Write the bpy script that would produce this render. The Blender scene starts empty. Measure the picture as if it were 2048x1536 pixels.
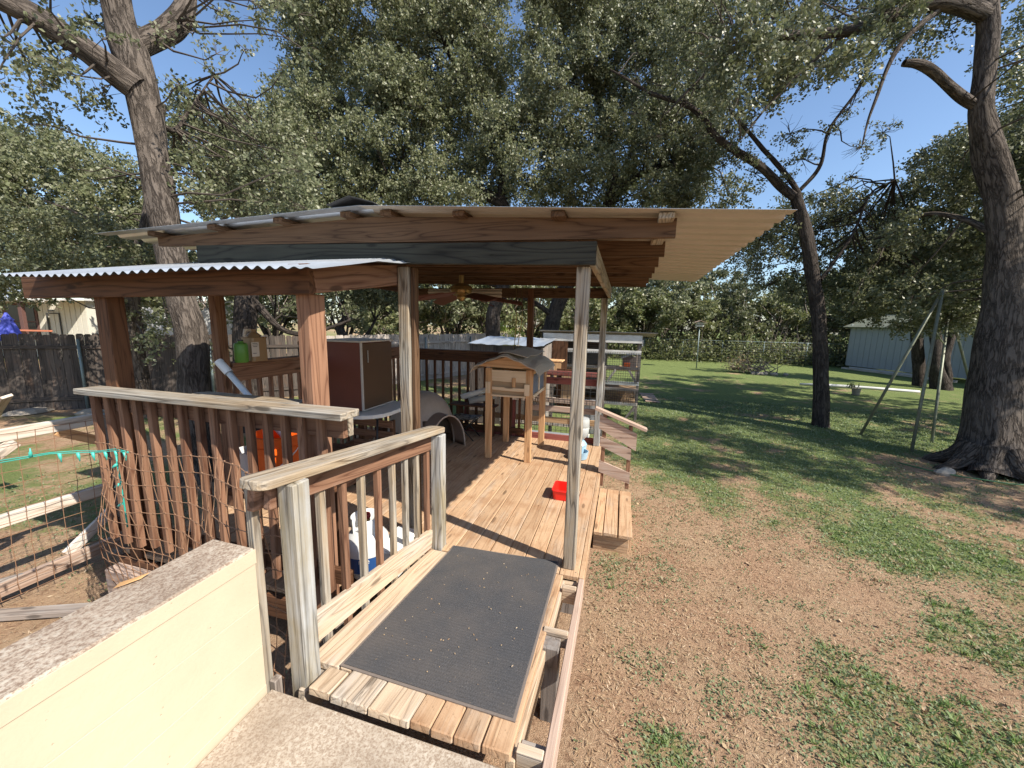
import bpy, math, random
import numpy as np
from mathutils import Vector, Matrix
random.seed(11); rng=np.random.default_rng(11)
sc=bpy.context.scene; COL=sc.collection
# ---------------------------------------------------------------- camera, sky, sun, exposure
cam=bpy.data.cameras.new('camera'); cam.lens=13.623; cam.sensor_width=36; cam.clip_end=600; cam.clip_start=.02
co=bpy.data.objects.new('camera',cam); COL.objects.link(co); sc.camera=co
co.matrix_world=Matrix(((.961,.275,.023,0),(-.064,.144,.988,0),(.268,-.951,.156,0),(0,0,0,1))).transposed()
def _ortho():
    y=Vector((-.268,.951,-.156)); y.normalize(); up=Vector((-.064,.144,.988)); x=y.cross(up); x.normalize(); z=x.cross(y)
    m=Matrix((x,z,-y)).transposed().to_4x4(); m.translation=Vector((0,0,1.82)); return m
co.matrix_world=_ortho()
SUN=Vector((.683,-.223,.695)).normalized()
w=bpy.data.worlds.new('World'); sc.world=w; w.use_nodes=True
wn=w.node_tree; wn.nodes.clear()
sk=wn.nodes.new('ShaderNodeTexSky'); sk.sky_type='NISHITA'; sk.sun_disc=False; sk.sun_elevation=math.asin(SUN.z); sk.sun_rotation=math.atan2(SUN.x,SUN.y)
sk.air_density=1.0; sk.dust_density=.6; sk.ozone_density=3.2
bg=wn.nodes.new('ShaderNodeBackground'); bg.inputs[1].default_value=.12
wo=wn.nodes.new('ShaderNodeOutputWorld'); wn.links.new(sk.outputs[0],bg.inputs[0]); wn.links.new(bg.outputs[0],wo.inputs[0])
sl=bpy.data.lights.new('sun','SUN'); sl.energy=5; sl.angle=math.radians(.5); sl.color=(1,.93,.82)
so=bpy.data.objects.new('sun',sl); COL.objects.link(so); so.rotation_euler=SUN.to_track_quat('Z','Y').to_euler()
sc.view_settings.view_transform='Standard'; sc.view_settings.look='None'; sc.view_settings.gamma=1; sc.view_settings.exposure=.75; sc.view_settings.use_curve_mapping=False
sc.cycles.max_bounces=8; sc.cycles.diffuse_bounces=4; sc.cycles.transmission_bounces=4; sc.cycles.transparent_max_bounces=8

# ---------------------------------------------------------------- helpers
WM={}
def _reg(o,parent,M):
    COL.objects.link(o)
    if parent is not None:
        o.parent=parent; o.matrix_parent_inverse=Matrix.Identity(4); o.matrix_basis=WM[parent.name].inverted()@M
    else: o.matrix_basis=M
    WM[o.name]=M.copy(); return o
def tag(o,label=None,cat=None,group=None,kind=None):
    for k,v in (('label',label),('category',cat),('group',group),('kind',kind)):
        if v: o[k]=v
    return o
def thing(name,loc,label,cat,group=None):
    o=bpy.data.objects.new(name,None); o.empty_display_size=.1
    _reg(o,None,Matrix.Translation(Vector(loc))); return tag(o,label,cat,group)
def ob(name,verts,faces,mat,parent=None,M=None,smooth=False,kind=None):
    me=bpy.data.meshes.new(name); me.from_pydata([tuple(v) for v in verts],[],faces); 
    for m in (mat if isinstance(mat,(list,tuple)) else [mat]): me.materials.append(m)
    if smooth: me.polygons.foreach_set('use_smooth',[True]*len(me.polygons))
    me.update(); o=bpy.data.objects.new(name,me); _reg(o,parent,M or Matrix.Identity(4))
    if kind: o['kind']=kind
    return o
_bx={}
def cbox(a,b,c,s):
    V=[];idx={}
    for sx in (-1,1):
        for sy in (-1,1):
            for sz in (-1,1):
                for k in range(3):
                    v=[sx*(a-s),sy*(b-s),sz*(c-s)]; v[k]=(sx,sy,sz)[k]*(a,b,c)[k]; idx[(sx,sy,sz,k)]=len(V); V.append(v)
    F=[]
    S=(-1,1)
    for k in range(3):
        for s0 in S:
            q=[]
            for u,v in ((-1,-1),(1,-1),(1,1),(-1,1)):
                t=[u,v]; t.insert(k,s0); q.append(idx[(*t,k)])
            F.append(q)
    for k in range(3):
        o1,o2=[i for i in range(3) if i!=k]
        for u in S:
            for v in S:
                q=[]
                for e,kk in ((-1,o1),(-1,o2),(1,o2),(1,o1)):
                    t=[0,0,0]; t[k]=e; t[o1]=u; t[o2]=v; q.append(idx[(*t,kk)])
                F.append(q)
    for sx in S:
        for sy in S:
            for sz in S: F.append([idx[(sx,sy,sz,k)] for k in range(3)])
    out=[]
    for f in F:
        p=[Vector(V[i]) for i in f]; n=(p[1]-p[0]).cross(p[2]-p[0]); c_=sum(p,Vector())/len(p)
        out.append(f if n.dot(c_)>0 else f[::-1])
    return V,out
def frame(p0,p1,up):
    x=(p1-p0).normalized(); z=Vector(up); z=(z-x*z.dot(x)); 
    if z.length<1e-4: z=Vector((0,1,0)); z=z-x*z.dot(x)
    z.normalize(); y=z.cross(x); M=Matrix((x,y,z)).transposed().to_4x4(); M.translation=(p0+p1)/2; return M
def board(name,p0,p1,w,t,mat,parent=None,up=(0,0,1),cham=None,j=0.0,label=None):
    """box from p0 to p1 (centre line), w across, t along up"""
    p0=Vector(p0);p1=Vector(p1); L=(p1-p0).length
    if cham is None: cham=min(.004,w*.12,t*.12)
    key=(round(L,3),round(w,3),round(t,3),round(cham,4),mat.name,name)
    if key not in _bx:
        V,F=cbox(L/2,w/2,t/2,cham); me=bpy.data.meshes.new(name); me.from_pydata(V,[],F); me.materials.append(mat); me.update(); _bx[key]=me
    M=frame(p0,p1,up)
    if j: M=M@Matrix.Rotation(random.uniform(-j,j),4,'X')@Matrix.Rotation(random.uniform(-j,j)*.5,4,'Z')
    o=bpy.data.objects.new(name,_bx[key]); _reg(o,parent,M)
    if label: o['label']=label
    return o
def box(name,x0,x1,y0,y1,z0,z1,mat,parent=None,axis=0,cham=None,label=None):
    """axis-aligned box; its grain runs along axis"""
    c=[(x0+x1)/2,(y0+y1)/2,(z0+z1)/2]; d=[x1-x0,y1-y0,z1-z0]
    a=list(c);b=list(c);a[axis]-=d[axis]/2;b[axis]+=d[axis]/2
    if axis==0: return board(name,a,b,d[1],d[2],mat,parent,(0,0,1),cham,0,label)
    if axis==1: return board(name,a,b,d[0],d[2],mat,parent,(0,0,1),cham,0,label)
    return board(name,a,b,d[0],d[1],mat,parent,(0,1,0),cham,0,label)
def lathe(name,prof,mat,parent=None,loc=(0,0,0),seg=28,M=None,cap=True,smooth=True):
    V=[];F=[]
    for r,z in prof:
        for i in range(seg): a=2*math.pi*i/seg; V.append((r*math.cos(a),r*math.sin(a),z))
    for k in range(len(prof)-1):
        for i in range(seg): F.append((k*seg+i,k*seg+(i+1)%seg,(k+1)*seg+(i+1)%seg,(k+1)*seg+i))
    if cap: F.append(tuple(range(seg))[::-1]); F.append(tuple((len(prof)-1)*seg+i for i in range(seg)))
    o=ob(name,V,F,mat,parent,M or Matrix.Translation(Vector(loc)),False)
    if smooth:
        me=o.data; me.polygons.foreach_set('use_smooth',[True]*(len(me.polygons)))
        if cap: me.polygons[-1].use_smooth=False; me.polygons[-2].use_smooth=False
        try: me.set_sharp_from_angle(angle=math.radians(40))
        except Exception: pass
    return o
def tubegeo(pts,rad,seg=6,cap=True,V=None,F=None):
    V=[] if V is None else V; F=[] if F is None else F
    P=[Vector(p) for p in pts]; n=len(P); ref=None
    for i,p in enumerate(P):
        t=(P[min(i+1,n-1)]-P[max(i-1,0)]).normalized()
        if ref is None: ref=Vector((0,0,1)) if abs(t.z)<.9 else Vector((1,0,0))
        u=(ref-t*ref.dot(t)).normalized(); v=t.cross(u); ref=u
        r=rad[i] if isinstance(rad,(list,tuple)) else rad
        base=len(V)
        for k in range(seg): a=2*math.pi*k/seg; V.append(p+(u*math.cos(a)+v*math.sin(a))*r)
        if i:
            b0=base-seg
            for k in range(seg): F.append((b0+k,b0+(k+1)%seg,base+(k+1)%seg,base+k))
        elif cap: F.append(tuple(base+k for k in range(seg))[::-1])
    if cap: F.append(tuple(base+k for k in range(seg)))
    return V,F
def tube(name,pts,rad,mat,parent=None,seg=8,kind=None,smooth=True):
    V,F=tubegeo(pts,rad,seg); return ob(name,V,F,mat,parent,None,smooth,kind)
def grid(name,f,nu,nv,mat,parent=None,smooth=False,both=None,kind=None):
    """surface f(u,v) with u,v in 0..1; both = thickness vector gives a closed thin sheet with mats[0] on top and mats[1] under"""
    V=[];F=[];mi=[]
    for j in range(nv+1):
        for i in range(nu+1): V.append(Vector(f(i/nu,j/nv)))
    q=lambda i,j,o=0:o+j*(nu+1)+i
    for j in range(nv):
        for i in range(nu): F.append((q(i,j),q(i+1,j),q(i+1,j+1),q(i,j+1))); mi.append(0)
    if both:
        n=len(V); V+= [v-Vector(both) for v in V]
        for j in range(nv):
            for i in range(nu): F.append((q(i,j,n),q(i,j+1,n),q(i+1,j+1,n),q(i+1,j,n))); mi.append(1)
        for i in range(nu):
            F.append((q(i,0),q(i,0,n),q(i+1,0,n),q(i+1,0))); F.append((q(i,nv),q(i+1,nv),q(i+1,nv,n),q(i,nv,n))); mi+=[0,0]
        for j in range(nv):
            F.append((q(0,j),q(0,j+1),q(0,j+1,n),q(0,j,n))); F.append((q(nu,j),q(nu,j,n),q(nu,j+1,n),q(nu,j+1))); mi+=[0,0]
    o=ob(name,V,F,mat,parent,None,smooth,kind)
    if both and isinstance(mat,(list,tuple)): o.data.polygons.foreach_set('material_index',mi)
    return o
def npmesh(name,V,F,mats,parent=None,kind=None,mi=None,M=None):
    """fast mesh from numpy arrays, F is (n,3) or (n,4)"""
    me=bpy.data.meshes.new(name); n,k=F.shape
    me.vertices.add(len(V)); me.vertices.foreach_set('co',np.ascontiguousarray(V,dtype=np.float32).ravel())
    me.loops.add(n*k); me.loops.foreach_set('vertex_index',np.ascontiguousarray(F,dtype=np.int32).ravel())
    me.polygons.add(n); me.polygons.foreach_set('loop_start',np.arange(0,n*k,k,dtype=np.int32)); me.polygons.foreach_set('loop_total',np.full(n,k,dtype=np.int32))
    for m in (mats if isinstance(mats,(list,tuple)) else [mats]): me.materials.append(m)
    if mi is not None: me.polygons.foreach_set('material_index',mi.astype(np.int32))
    me.update(calc_edges=True); o=bpy.data.objects.new(name,me); _reg(o,parent,M or Matrix.Identity(4))
    if kind: o['kind']=kind
    return o
def hsh(i,j,s=0):
    n=(i.astype(np.int64)*374761393+j.astype(np.int64)*668265263+s*982451653)&0xffffffff
    n=((n^(n>>13))*1274126177)&0xffffffff; return ((n^(n>>16))&0xffff)/65535.
def vn(x,y,s=0):
    i=np.floor(x);j=np.floor(y);u=x-i;v=y-j;u=u*u*(3-2*u);v=v*v*(3-2*v)
    return (hsh(i,j,s)*(1-u)+hsh(i+1,j,s)*u)*(1-v)+(hsh(i,j+1,s)*(1-u)+hsh(i+1,j+1,s)*u)*v
def fbm(x,y,s=0,o=4):
    a=.5;t=0;m=0
    for k in range(o): t=t+a*vn(x*2**k,y*2**k,s+k);m+=a;a*=.5
    return t/m
# ---------------------------------------------------------------- materials
def new(name):
    m=bpy.data.materials.new(name); m.use_nodes=True; nt=m.node_tree; nt.nodes.clear()
    out=nt.nodes.new('ShaderNodeOutputMaterial'); p=nt.nodes.new('ShaderNodeBsdfPrincipled'); nt.links.new(p.outputs[0],out.inputs[0])
    return m,nt,p,out
class G:
    def __init__(s,nt): s.nt=nt
    def n(s,t,inp=None,**kw):
        x=s.nt.nodes.new('ShaderNode'+t)
        for k,v in kw.items(): setattr(x,k,v)
        for k,v in (inp or {}).items():
            if hasattr(v,'bl_idname') or hasattr(v,'is_output'): s.nt.links.new(v if hasattr(v,'is_output') else v.outputs[0],x.inputs[k])
            else: x.inputs[k].default_value=v
        return x
    def math(s,op,a,b=0.,c=None):
        x=s.n('Math',operation=op)
        for i,v in enumerate((a,b,c)):
            if v is None: continue
            if isinstance(v,(int,float)): x.inputs[i].default_value=v
            else: s.nt.links.new(v,x.inputs[i])
        return x.outputs[0]
    def mix(s,f,a,b,bt='MIX'):
        x=s.n('Mix',data_type='RGBA',blend_type=bt)
        for i,v in ((0,f),(6,a),(7,b)):
            if isinstance(v,(int,float)): x.inputs[i].default_value=v
            elif isinstance(v,tuple): x.inputs[i].default_value=(*v,1)
            else: s.nt.links.new(v,x.inputs[i])
        return x.outputs[2]
    def ramp(s,v,pts):
        x=s.n('ValToRGB'); s.nt.links.new(v,x.inputs[0]); e=x.color_ramp.elements
        while len(e)<len(pts): e.new(.5)
        for k,(p,c) in enumerate(pts): e[k].position=p; e[k].color=(c,c,c,1) if not isinstance(c,tuple) else (*c,1)
        return x.outputs[0]
    def noise(s,vec,scale,detail=4,rough=.55,dist=0):
        x=s.n('TexNoise',{'Scale':scale,'Detail':detail,'Roughness':rough,'Distortion':dist}); s.nt.links.new(vec,x.inputs['Vector']); return x.outputs[0]
    def mapv(s,vec,scale,loc=None):
        x=s.n('Mapping'); s.nt.links.new(vec,x.inputs[0]); x.inputs['Scale'].default_value=scale
        if loc is not None: s.nt.links.new(loc,x.inputs['Location'])
        return x.outputs[0]
def wood(name,c1,c2,gray=None,ga=0.0,rough=.75,rings=9.,var=.35,bump=.35,knots=True,dirt=None,checks=.6):
    m,nt,p,_=new(name); g=G(nt); tc=g.n('TexCoord').outputs['Object']; rn=g.n('ObjectInfo').outputs['Random']
    off=g.n('CombineXYZ',{0:g.math('MULTIPLY',rn,57.),1:g.math('MULTIPLY',rn,23.),2:g.math('MULTIPLY',rn,91.)}).outputs[0]
    v1=g.mapv(tc,(.34,4.6,4.6),off); n1=g.noise(v1,1.6,2,.5,.3)
    ring=g.math('ABSOLUTE',g.math('SINE',g.math('MULTIPLY',n1,rings*4)))
    ring=g.ramp(ring,[(.0,0.),(.3,.55),(1.,1.)])
    v2=g.mapv(tc,(3.5,150,150),off); fib=g.noise(v2,1.,3,.6)
    v3=g.mapv(tc,(1.2,38,38),off); str_=g.noise(v3,1.,4,.65,.3)
    f=g.math('ADD',g.math('MULTIPLY',ring,.5),g.math('MULTIPLY',str_,.55)); f=g.math('ADD',f,g.math('MULTIPLY',g.math('SUBTRACT',fib,.5),.5))
    f=g.ramp(f,[(.28,0.),(.8,1.)])
    c=g.mix(f,c2,c1)
    if gray:
        v4=g.mapv(tc,(1.1,3,3),off); w_=g.noise(v4,1.5,5,.6)
        w_=g.ramp(g.math('ADD',w_,g.math('MULTIPLY',g.math('SUBTRACT',str_,.5),.5)),[(.62-ga*.5,0.),(.9-ga*.5,1.)])
        gc=g.mix(f,tuple(x*.62 for x in gray),gray); c=g.mix(w_,c,gc)
    hs=g.n('HueSaturation'); nt.links.new(c,hs.inputs['Color']); nt.links.new(g.math('ADD',1-var/2,g.math('MULTIPLY',rn,var)),hs.inputs['Value']); 
    hs.inputs['Saturation'].default_value=1.0; c=hs.outputs[0]
    if checks:
        v6=g.mapv(tc,(.9,26,26),off); ck=g.noise(v6,1.,3,.5,.2); ck=g.ramp(g.math('ABSOLUTE',g.math('SUBTRACT',ck,.5)),[(.0,1.),(.014,0.)])
        msk=g.ramp(g.noise(g.mapv(tc,(1,2,2),off),1.7,2),[(.48,0.),(.6,1.)]); ck=g.math('MULTIPLY',ck,g.math('MULTIPLY',msk,checks))
        c=g.mix(ck,c,tuple(x*.18 for x in c2))
    if knots:
        v5=g.mapv(tc,(2.1,7.5,7.5),off); vo=g.n('TexVoronoi',{'Scale':1.,'Randomness':1.}); nt.links.new(v5,vo.inputs['Vector'])
        k=g.ramp(vo.outputs['Distance'],[(.0,1.),(.1,.85),(.15,0.)]); c=g.mix(g.math('MULTIPLY',k,.75),c,tuple(x*.28 for x in c2))
    if dirt:
        dn=g.noise(tc,3.3,6,.7); c=g.mix(g.ramp(dn,[(.5,0.),(.7,.7)]),c,dirt)
        sp=g.noise(tc,55,3,.6); c=g.mix(g.ramp(sp,[(.6,0.),(.72,.55)]),c,tuple(x*.45 for x in dirt))
    nt.links.new(c,p.inputs['Base Color']); p.inputs['Roughness'].default_value=rough; p.inputs['Specular IOR Level'].default_value=.25
    b=g.n('Bump',{'Strength':bump,'Distance':.004}); nt.links.new(f,b.inputs['Height']); nt.links.new(b.outputs[0],p.inputs['Normal']); return m
def plain(name,c,rough=.5,metal=0.,bumpn=0.,scale=40,var=.08,spec=.5,trans=0.,dirt=0.,dc=(.1,.07,.05),stretch=None):
    m,nt,p,_=new(name); g=G(nt); tc=g.n('TexCoord').outputs['Object']
    v=g.mapv(tc,stretch) if stretch else tc
    n=g.noise(v,scale,5,.6); k=g.math('ADD',1-var,g.math('MULTIPLY',n,2*var)); hs=g.n('HueSaturation',{'Color':(*c,1)}); nt.links.new(k,hs.inputs['Value']); col=hs.outputs[0]
    if dirt:
        d=g.noise(tc,scale*.18,6,.7); col=g.mix(g.math('MULTIPLY',g.ramp(d,[(.42,0.),(.72,1.)]),dirt),col,dc)
    nt.links.new(col,p.inputs['Base Color']); p.inputs['Roughness'].default_value=rough; p.inputs['Metallic'].default_value=metal; p.inputs['Specular IOR Level'].default_value=spec
    if trans: p.inputs['Transmission Weight'].default_value=trans
    if bumpn:
        b=g.n('Bump',{'Strength':bumpn,'Distance':.01}); nt.links.new(n,b.inputs['Height']); nt.links.new(b.outputs[0],p.inputs['Normal'])
    return m
W_deck=wood('deck_wood',(.48,.32,.195),(.36,.22,.125),(.42,.33,.25),.2,var=.22,dirt=(.30,.16,.08),rings=7,knots=True)
W_ramp=wood('ramp_wood',(.50,.39,.275),(.335,.24,.16),(.46,.41,.35),.3,var=.2,rings=8,bump=.5)
W_rail=wood('weathered_rail_wood',(.35,.27,.18),(.115,.08,.05),(.36,.335,.29),.5,var=.2,rings=9,bump=.8)
W_postg=wood('gray_green_post_wood',(.31,.26,.17),(.10,.078,.048),(.40,.40,.39),.6,var=.15,rings=8,bump=.6)
W_red=wood('red_brown_stained_wood',(.25,.135,.082),(.12,.055,.032),(.30,.2,.15),.1,var=.35,rings=8)
W_dark=wood('shaded_brown_beam_wood',(.13,.06,.03),(.055,.024,.012),None,var=.3,rings=8)  # brown darkened so the shade below the roofs sits in the colour
W_raft=wood('shaded_rafter_wood',(.12,.068,.037),(.052,.026,.013),None,var=.3,rings=9)  # shade on the rafter faces is put into this darker brown
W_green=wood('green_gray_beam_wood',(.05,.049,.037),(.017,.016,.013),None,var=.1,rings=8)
W_new=wood('new_pine_wood',(.62,.37,.19),(.42,.22,.10),None,var=.2,rings=7,checks=.2)
W_pine=wood('pale_pine_wood',(.72,.56,.38),(.55,.38,.22),None,var=.12,rings=6,checks=0)
W_ply=wood('tan_plywood',(.42,.29,.17),(.32,.2,.11),None,var=.1,rings=5,checks=0,knots=False)
W_pink=wood('pink_brown_wood',(.44,.325,.255),(.28,.185,.135),(.46,.41,.36),.2,var=.15,rings=5)
W_fd=wood('shaded_gray_fence_wood',(.10,.082,.07),(.042,.034,.03),(.15,.09,.06),.15,var=.6,rings=6)  # tree shade over the fence is put into this darkened grey
W_fl=wood('lit_gray_fence_wood',(.42,.37,.33),(.25,.21,.185),None,var=.3,rings=6)  # fence run in brighter light, that light put into the pale grey
W_barn=wood('gray_barn_wood',(.26,.22,.19),(.13,.105,.09),(.33,.31,.29),.3,var=.4,rings=7)
W_gate=wood('sun_bleached_wood',(.58,.50,.42),(.38,.31,.24),(.60,.57,.53),.4,var=.15,rings=7)
W_maroon=wood('maroon_painted_wood',(.26,.085,.07),(.15,.045,.04),(.25,.16,.13),.1,var=.2,rings=6)
M_galv=plain('galvanised_sheet',(.62,.66,.70),.38,.65,.1,9,.16,.5,dirt=.25,dc=(.35,.33,.3))
M_under=plain('beige_painted_sheet',(.43,.385,.325),.55,0,.05,14,.08,.4,dirt=.2,dc=(.35,.28,.2))
M_white=plain('white_plastic',(.75,.75,.73),.4,0,0,20,.04,dirt=.15,dc=(.4,.35,.3))
M_whitep=plain('white_painted_wood',(.62,.60,.56),.7,0,.2,25,.12,dirt=.4,dc=(.25,.2,.16))
M_orange=plain('orange_plastic',(.85,.13,.012),.35,0,0,8,.06)
M_redp=plain('red_plastic',(.80,.02,.012),.28,0,0,8,.06)
M_bluep=plain('pale_blue_plastic',(.30,.46,.58),.3,0,0,8,.06)
M_clear=plain('cloudy_grey_plastic',(.42,.43,.42),.25,0,0,8,.06)
M_pvc=plain('pvc',(.75,.75,.74),.35,0,0,20,.05,dirt=.12)
M_igloo=plain('taupe_plastic',(.50,.39,.31),.6,0,.08,60,.06,dirt=.2,dc=(.16,.12,.1))
M_iglood=plain('dark_taupe_plastic',(.27,.185,.14),.6,0,.08,60,.06)
M_cab=plain('shaded_red_brown_laminate',(.15,.038,.02),.6,0,0,5,.15,stretch=(1,1,.2))  # cabinet colour darkened to hold the shade inside the pavilion
M_cabd=plain('shaded_tan_laminate',(.10,.055,.03),.45,0,0,5,.12)  # door tone taken down with the same interior shade
M_cabt=plain('pale_edge_strip',(.5,.46,.42),.5)
M_black=plain('black_metal',(.02,.02,.02),.45,.3)
M_steel=plain('steel',(.55,.55,.55),.3,.9)
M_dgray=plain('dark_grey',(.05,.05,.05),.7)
M_shingle=plain('grey_brown_roofing_felt',(.44,.36,.28),.95,0,.6,90,.3,dirt=.4,dc=(.3,.27,.24))
M_lou=plain('grey_louvre',(.30,.30,.31),.6)
M_green=plain('green_plastic',(.10,.26,.04),.4)
M_jug=plain('amber_jug_plastic',(.30,.19,.10),.35)
M_label=plain('pale_label',(.62,.55,.5),.6)
M_rust=plain('rusty_wire',(.27,.15,.085),.8,.2,0,60,.3)
M_wire=plain('dark_wire',(.05,.05,.05),.6,.4)
M_teal=plain('teal_cord',(.03,.33,.27),.45)
M_bulb=plain('teal_bulb_socket',(.06,.42,.34),.4)
M_blade=plain('dark_red_fan_blade',(.12,.04,.028),.5,0,0,4,.2)
M_brass=plain('antique_brass',(.33,.23,.10),.35,.8)
M_frost=plain('frosted_glass',(.6,.55,.45),.3)
M_tank=plain('white_tank_paint',(.60,.60,.59),.35,0,0,20,.05,dirt=.15,dc=(.3,.25,.2))
M_blue=plain('blue_label',(.02,.07,.22),.4)
M_dred=plain('dark_red_knob',(.25,.02,.02),.4)
M_pole=plain('green_grey_pole_paint',(.20,.22,.16),.5,.2,.2,30,.3,dirt=.6,dc=(.1,.06,.03))
M_shed=plain('grey_blue_shed_siding',(.33,.36,.39),.6,0,0,3,.08)
M_housew=plain('cream_siding',(.58,.55,.47),.7,0,0,3,.08)
M_glass=plain('dark_window_glass',(.03,.035,.04),.12)
M_brown=plain('brown_paint',(.12,.06,.05),.6)
M_orp=plain('orange_stained_timber',(.55,.19,.10),.6)
M_umb=plain('blue_canvas',(.10,.12,.55),.8,0,0,10,.1)
M_hose=plain('green_hose_rubber',(.06,.16,.06),.5)
M_stone=plain('pale_limestone',(.30,.265,.22),.9,0,.8,12,.25,dirt=.4,dc=(.2,.16,.12))
M_bark2=plain('grey_stick',(.22,.18,.15),.9,0,.5,20,.3)
M_leafd=plain('dry_leaf',(.42,.24,.10),.7,0,0,20,.3)
M_white2=plain('bright_white_siding',(.5,.5,.49),.6,0,0,3,.04)
def concrete(name,base,dark,light,sc_=1.,bump=.5):
    m,nt,p,_=new(name); g=G(nt); tc=g.n('TexCoord').outputs['Object']
    a=g.noise(tc,120*sc_,3,.7); b=g.noise(tc,2.2*sc_,6,.65); d=g.noise(tc,62*sc_,4,.65,.3)
    c=g.mix(g.ramp(a,[(.40,0.),(.58,1.)]),dark,base); c=g.mix(g.ramp(d,[(.5,0.),(.62,.8)]),c,light); c=g.mix(g.ramp(b,[(.35,.55),(.6,0.)]),c,tuple(x*.75 for x in dark))
    nt.links.new(c,p.inputs['Base Color']); p.inputs['Roughness'].default_value=.92; p.inputs['Specular IOR Level'].default_value=.2
    bb=g.n('Bump',{'Strength':bump,'Distance':.004}); nt.links.new(a,bb.inputs['Height']); nt.links.new(bb.outputs[0],p.inputs['Normal']); return m
M_porch=concrete('exposed_aggregate_concrete',(.42,.355,.28),(.27,.205,.15),(.50,.44,.36),1.,.4)
M_cap=concrete('weathered_concrete_cap',(.43,.355,.28),(.23,.165,.12),(.50,.44,.36),.85,.9)
def paintm():
    m,nt,p,_=new('cream_masonry_paint'); g=G(nt); tc=g.n('TexCoord').outputs['Object']
    a=g.noise(tc,70,5,.7); b=g.noise(tc,3,5,.6); c=g.mix(g.ramp(b,[(.35,0.),(.7,1.)]),(.46,.385,.275),(.51,.43,.31))
    pit=g.n('TexVoronoi',{'Scale':38.}); nt.links.new(tc,pit.inputs['Vector']); ms=g.noise(tc,9,3); 
    pt=g.math('MULTIPLY',g.ramp(pit.outputs['Distance'],[(.0,1.),(.12,0.)]),g.ramp(ms,[(.52,0.),(.64,1.)])); c=g.mix(pt,c,(.38,.29,.19))
    nt.links.new(c,p.inputs['Base Color']); p.inputs['Roughness'].default_value=.75
    h=g.math('SUBTRACT',g.math('MULTIPLY',a,.5),g.math('MULTIPLY',pt,1.5)); bb=g.n('Bump',{'Strength':.6,'Distance':.004}); nt.links.new(h,bb.inputs['Height']); nt.links.new(bb.outputs[0],p.inputs['Normal']); return m
M_cream=paintm()
def matm():
    m,nt,p,_=new('ribbed_charcoal_carpet'); g=G(nt); tc=g.n('TexCoord').outputs['Object']
    a=g.noise(tc,260,3,.6); b=g.noise(tc,2.5,4,.6); c=g.mix(g.ramp(a,[(.35,0.),(.7,1.)]),(.028,.029,.032),(.085,.085,.09)); c=g.mix(g.ramp(b,[(.4,0.),(.75,.5)]),c,(.12,.10,.085))
    sp=g.noise(tc,120,2,.5); c=g.mix(g.ramp(sp,[(.70,0.),(.76,.5)]),c,(.35,.28,.2))
    nt.links.new(c,p.inputs['Base Color']); p.inputs['Roughness'].default_value=.95
    bb=g.n('Bump',{'Strength':.8,'Distance':.003}); nt.links.new(a,bb.inputs['Height']); nt.links.new(bb.outputs[0],p.inputs['Normal']); return m
M_mat=matm(); M_rub=plain('grey_rubber_edge',(.17,.14,.12),.8,0,.2,50,.15)
def barkm(name,c1,c2,sc_=1.,bump=1.):
    m,nt,p,_=new(name); g=G(nt); at=g.n('Attribute',attribute_name='bark').outputs['Vector']
    v=g.mapv(at,(1,1,.16)); a=g.noise(v,30*sc_,5,.7,.2); r=g.math('ABSOLUTE',g.math('SUBTRACT',g.noise(g.mapv(at,(1,1,.2)),16*sc_,4,.6,.35),.5)); r=g.ramp(r,[(.0,0.),(.09,1.)])
    f=g.noise(at,55*sc_,4,.7)
    h=g.math('ADD',g.math('MULTIPLY',a,.55),g.math('MULTIPLY',r,.4)); h=g.math('ADD',h,g.math('MULTIPLY',f,.2))
    b=g.noise(at,1.7,4,.6); c=g.mix(g.ramp(h,[(.38,0.),(.88,1.)]),c2,c1); c=g.mix(g.ramp(b,[(.45,0.),(.7,.5)]),c,tuple(x*1.3 for x in c1),'MIX')
    nt.links.new(c,p.inputs['Base Color']); p.inputs['Roughness'].default_value=.95; p.inputs['Specular IOR Level'].default_value=.15
    bb=g.n('Bump',{'Strength':bump,'Distance':.035}); nt.links.new(h,bb.inputs['Height']); nt.links.new(bb.outputs[0],p.inputs['Normal']); return m
M_bark=barkm('grey_oak_bark',(.145,.12,.10),(.034,.027,.022)); M_barkd=barkm('dark_oak_bark',(.085,.07,.06),(.025,.02,.017),1.2)
def leafm(name,cols,tr=.35,rough=.42,spec=.5):
    m,nt,p,out=new(name); g=G(nt); r=g.n('NewGeometry').outputs['Random Per Island']
    pts=[(i/(len(cols)-1)*.98,c) for i,c in enumerate(cols)]; c=g.ramp(r,pts)
    nt.links.new(c,p.inputs['Base Color']); p.inputs['Roughness'].default_value=rough; p.inputs['Specular IOR Level'].default_value=spec
    t=g.n('BsdfTranslucent'); hs=g.n('HueSaturation',{'Value':1.5,'Saturation':1.15,'Color':c}); nt.links.new(hs.outputs[0],t.inputs[0])
    mx=g.n('MixShader',{0:tr}); nt.links.new(p.outputs[0],mx.inputs[1]); nt.links.new(t.outputs[0],mx.inputs[2]); nt.links.new(mx.outputs[0],out.inputs[0]); return m
L_oak=leafm('live_oak_leaf',[(.06,.072,.034),(.125,.14,.07),(.18,.188,.105),(.095,.11,.05),(.25,.25,.16)],.25,.45,.4)
L_light=leafm('pale_oak_leaf',[(.07,.082,.04),(.15,.165,.085),(.215,.222,.125),(.12,.14,.06),(.29,.285,.19)],.3,.45,.4)
L_bg=leafm('woodland_leaf',[(.11,.125,.055),(.16,.175,.075),(.22,.225,.11),(.10,.13,.05),(.26,.25,.14)],.3,.5)
L_yel=leafm('yellow_green_leaf',[(.19,.25,.05),(.28,.33,.08),(.21,.25,.09)])
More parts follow.
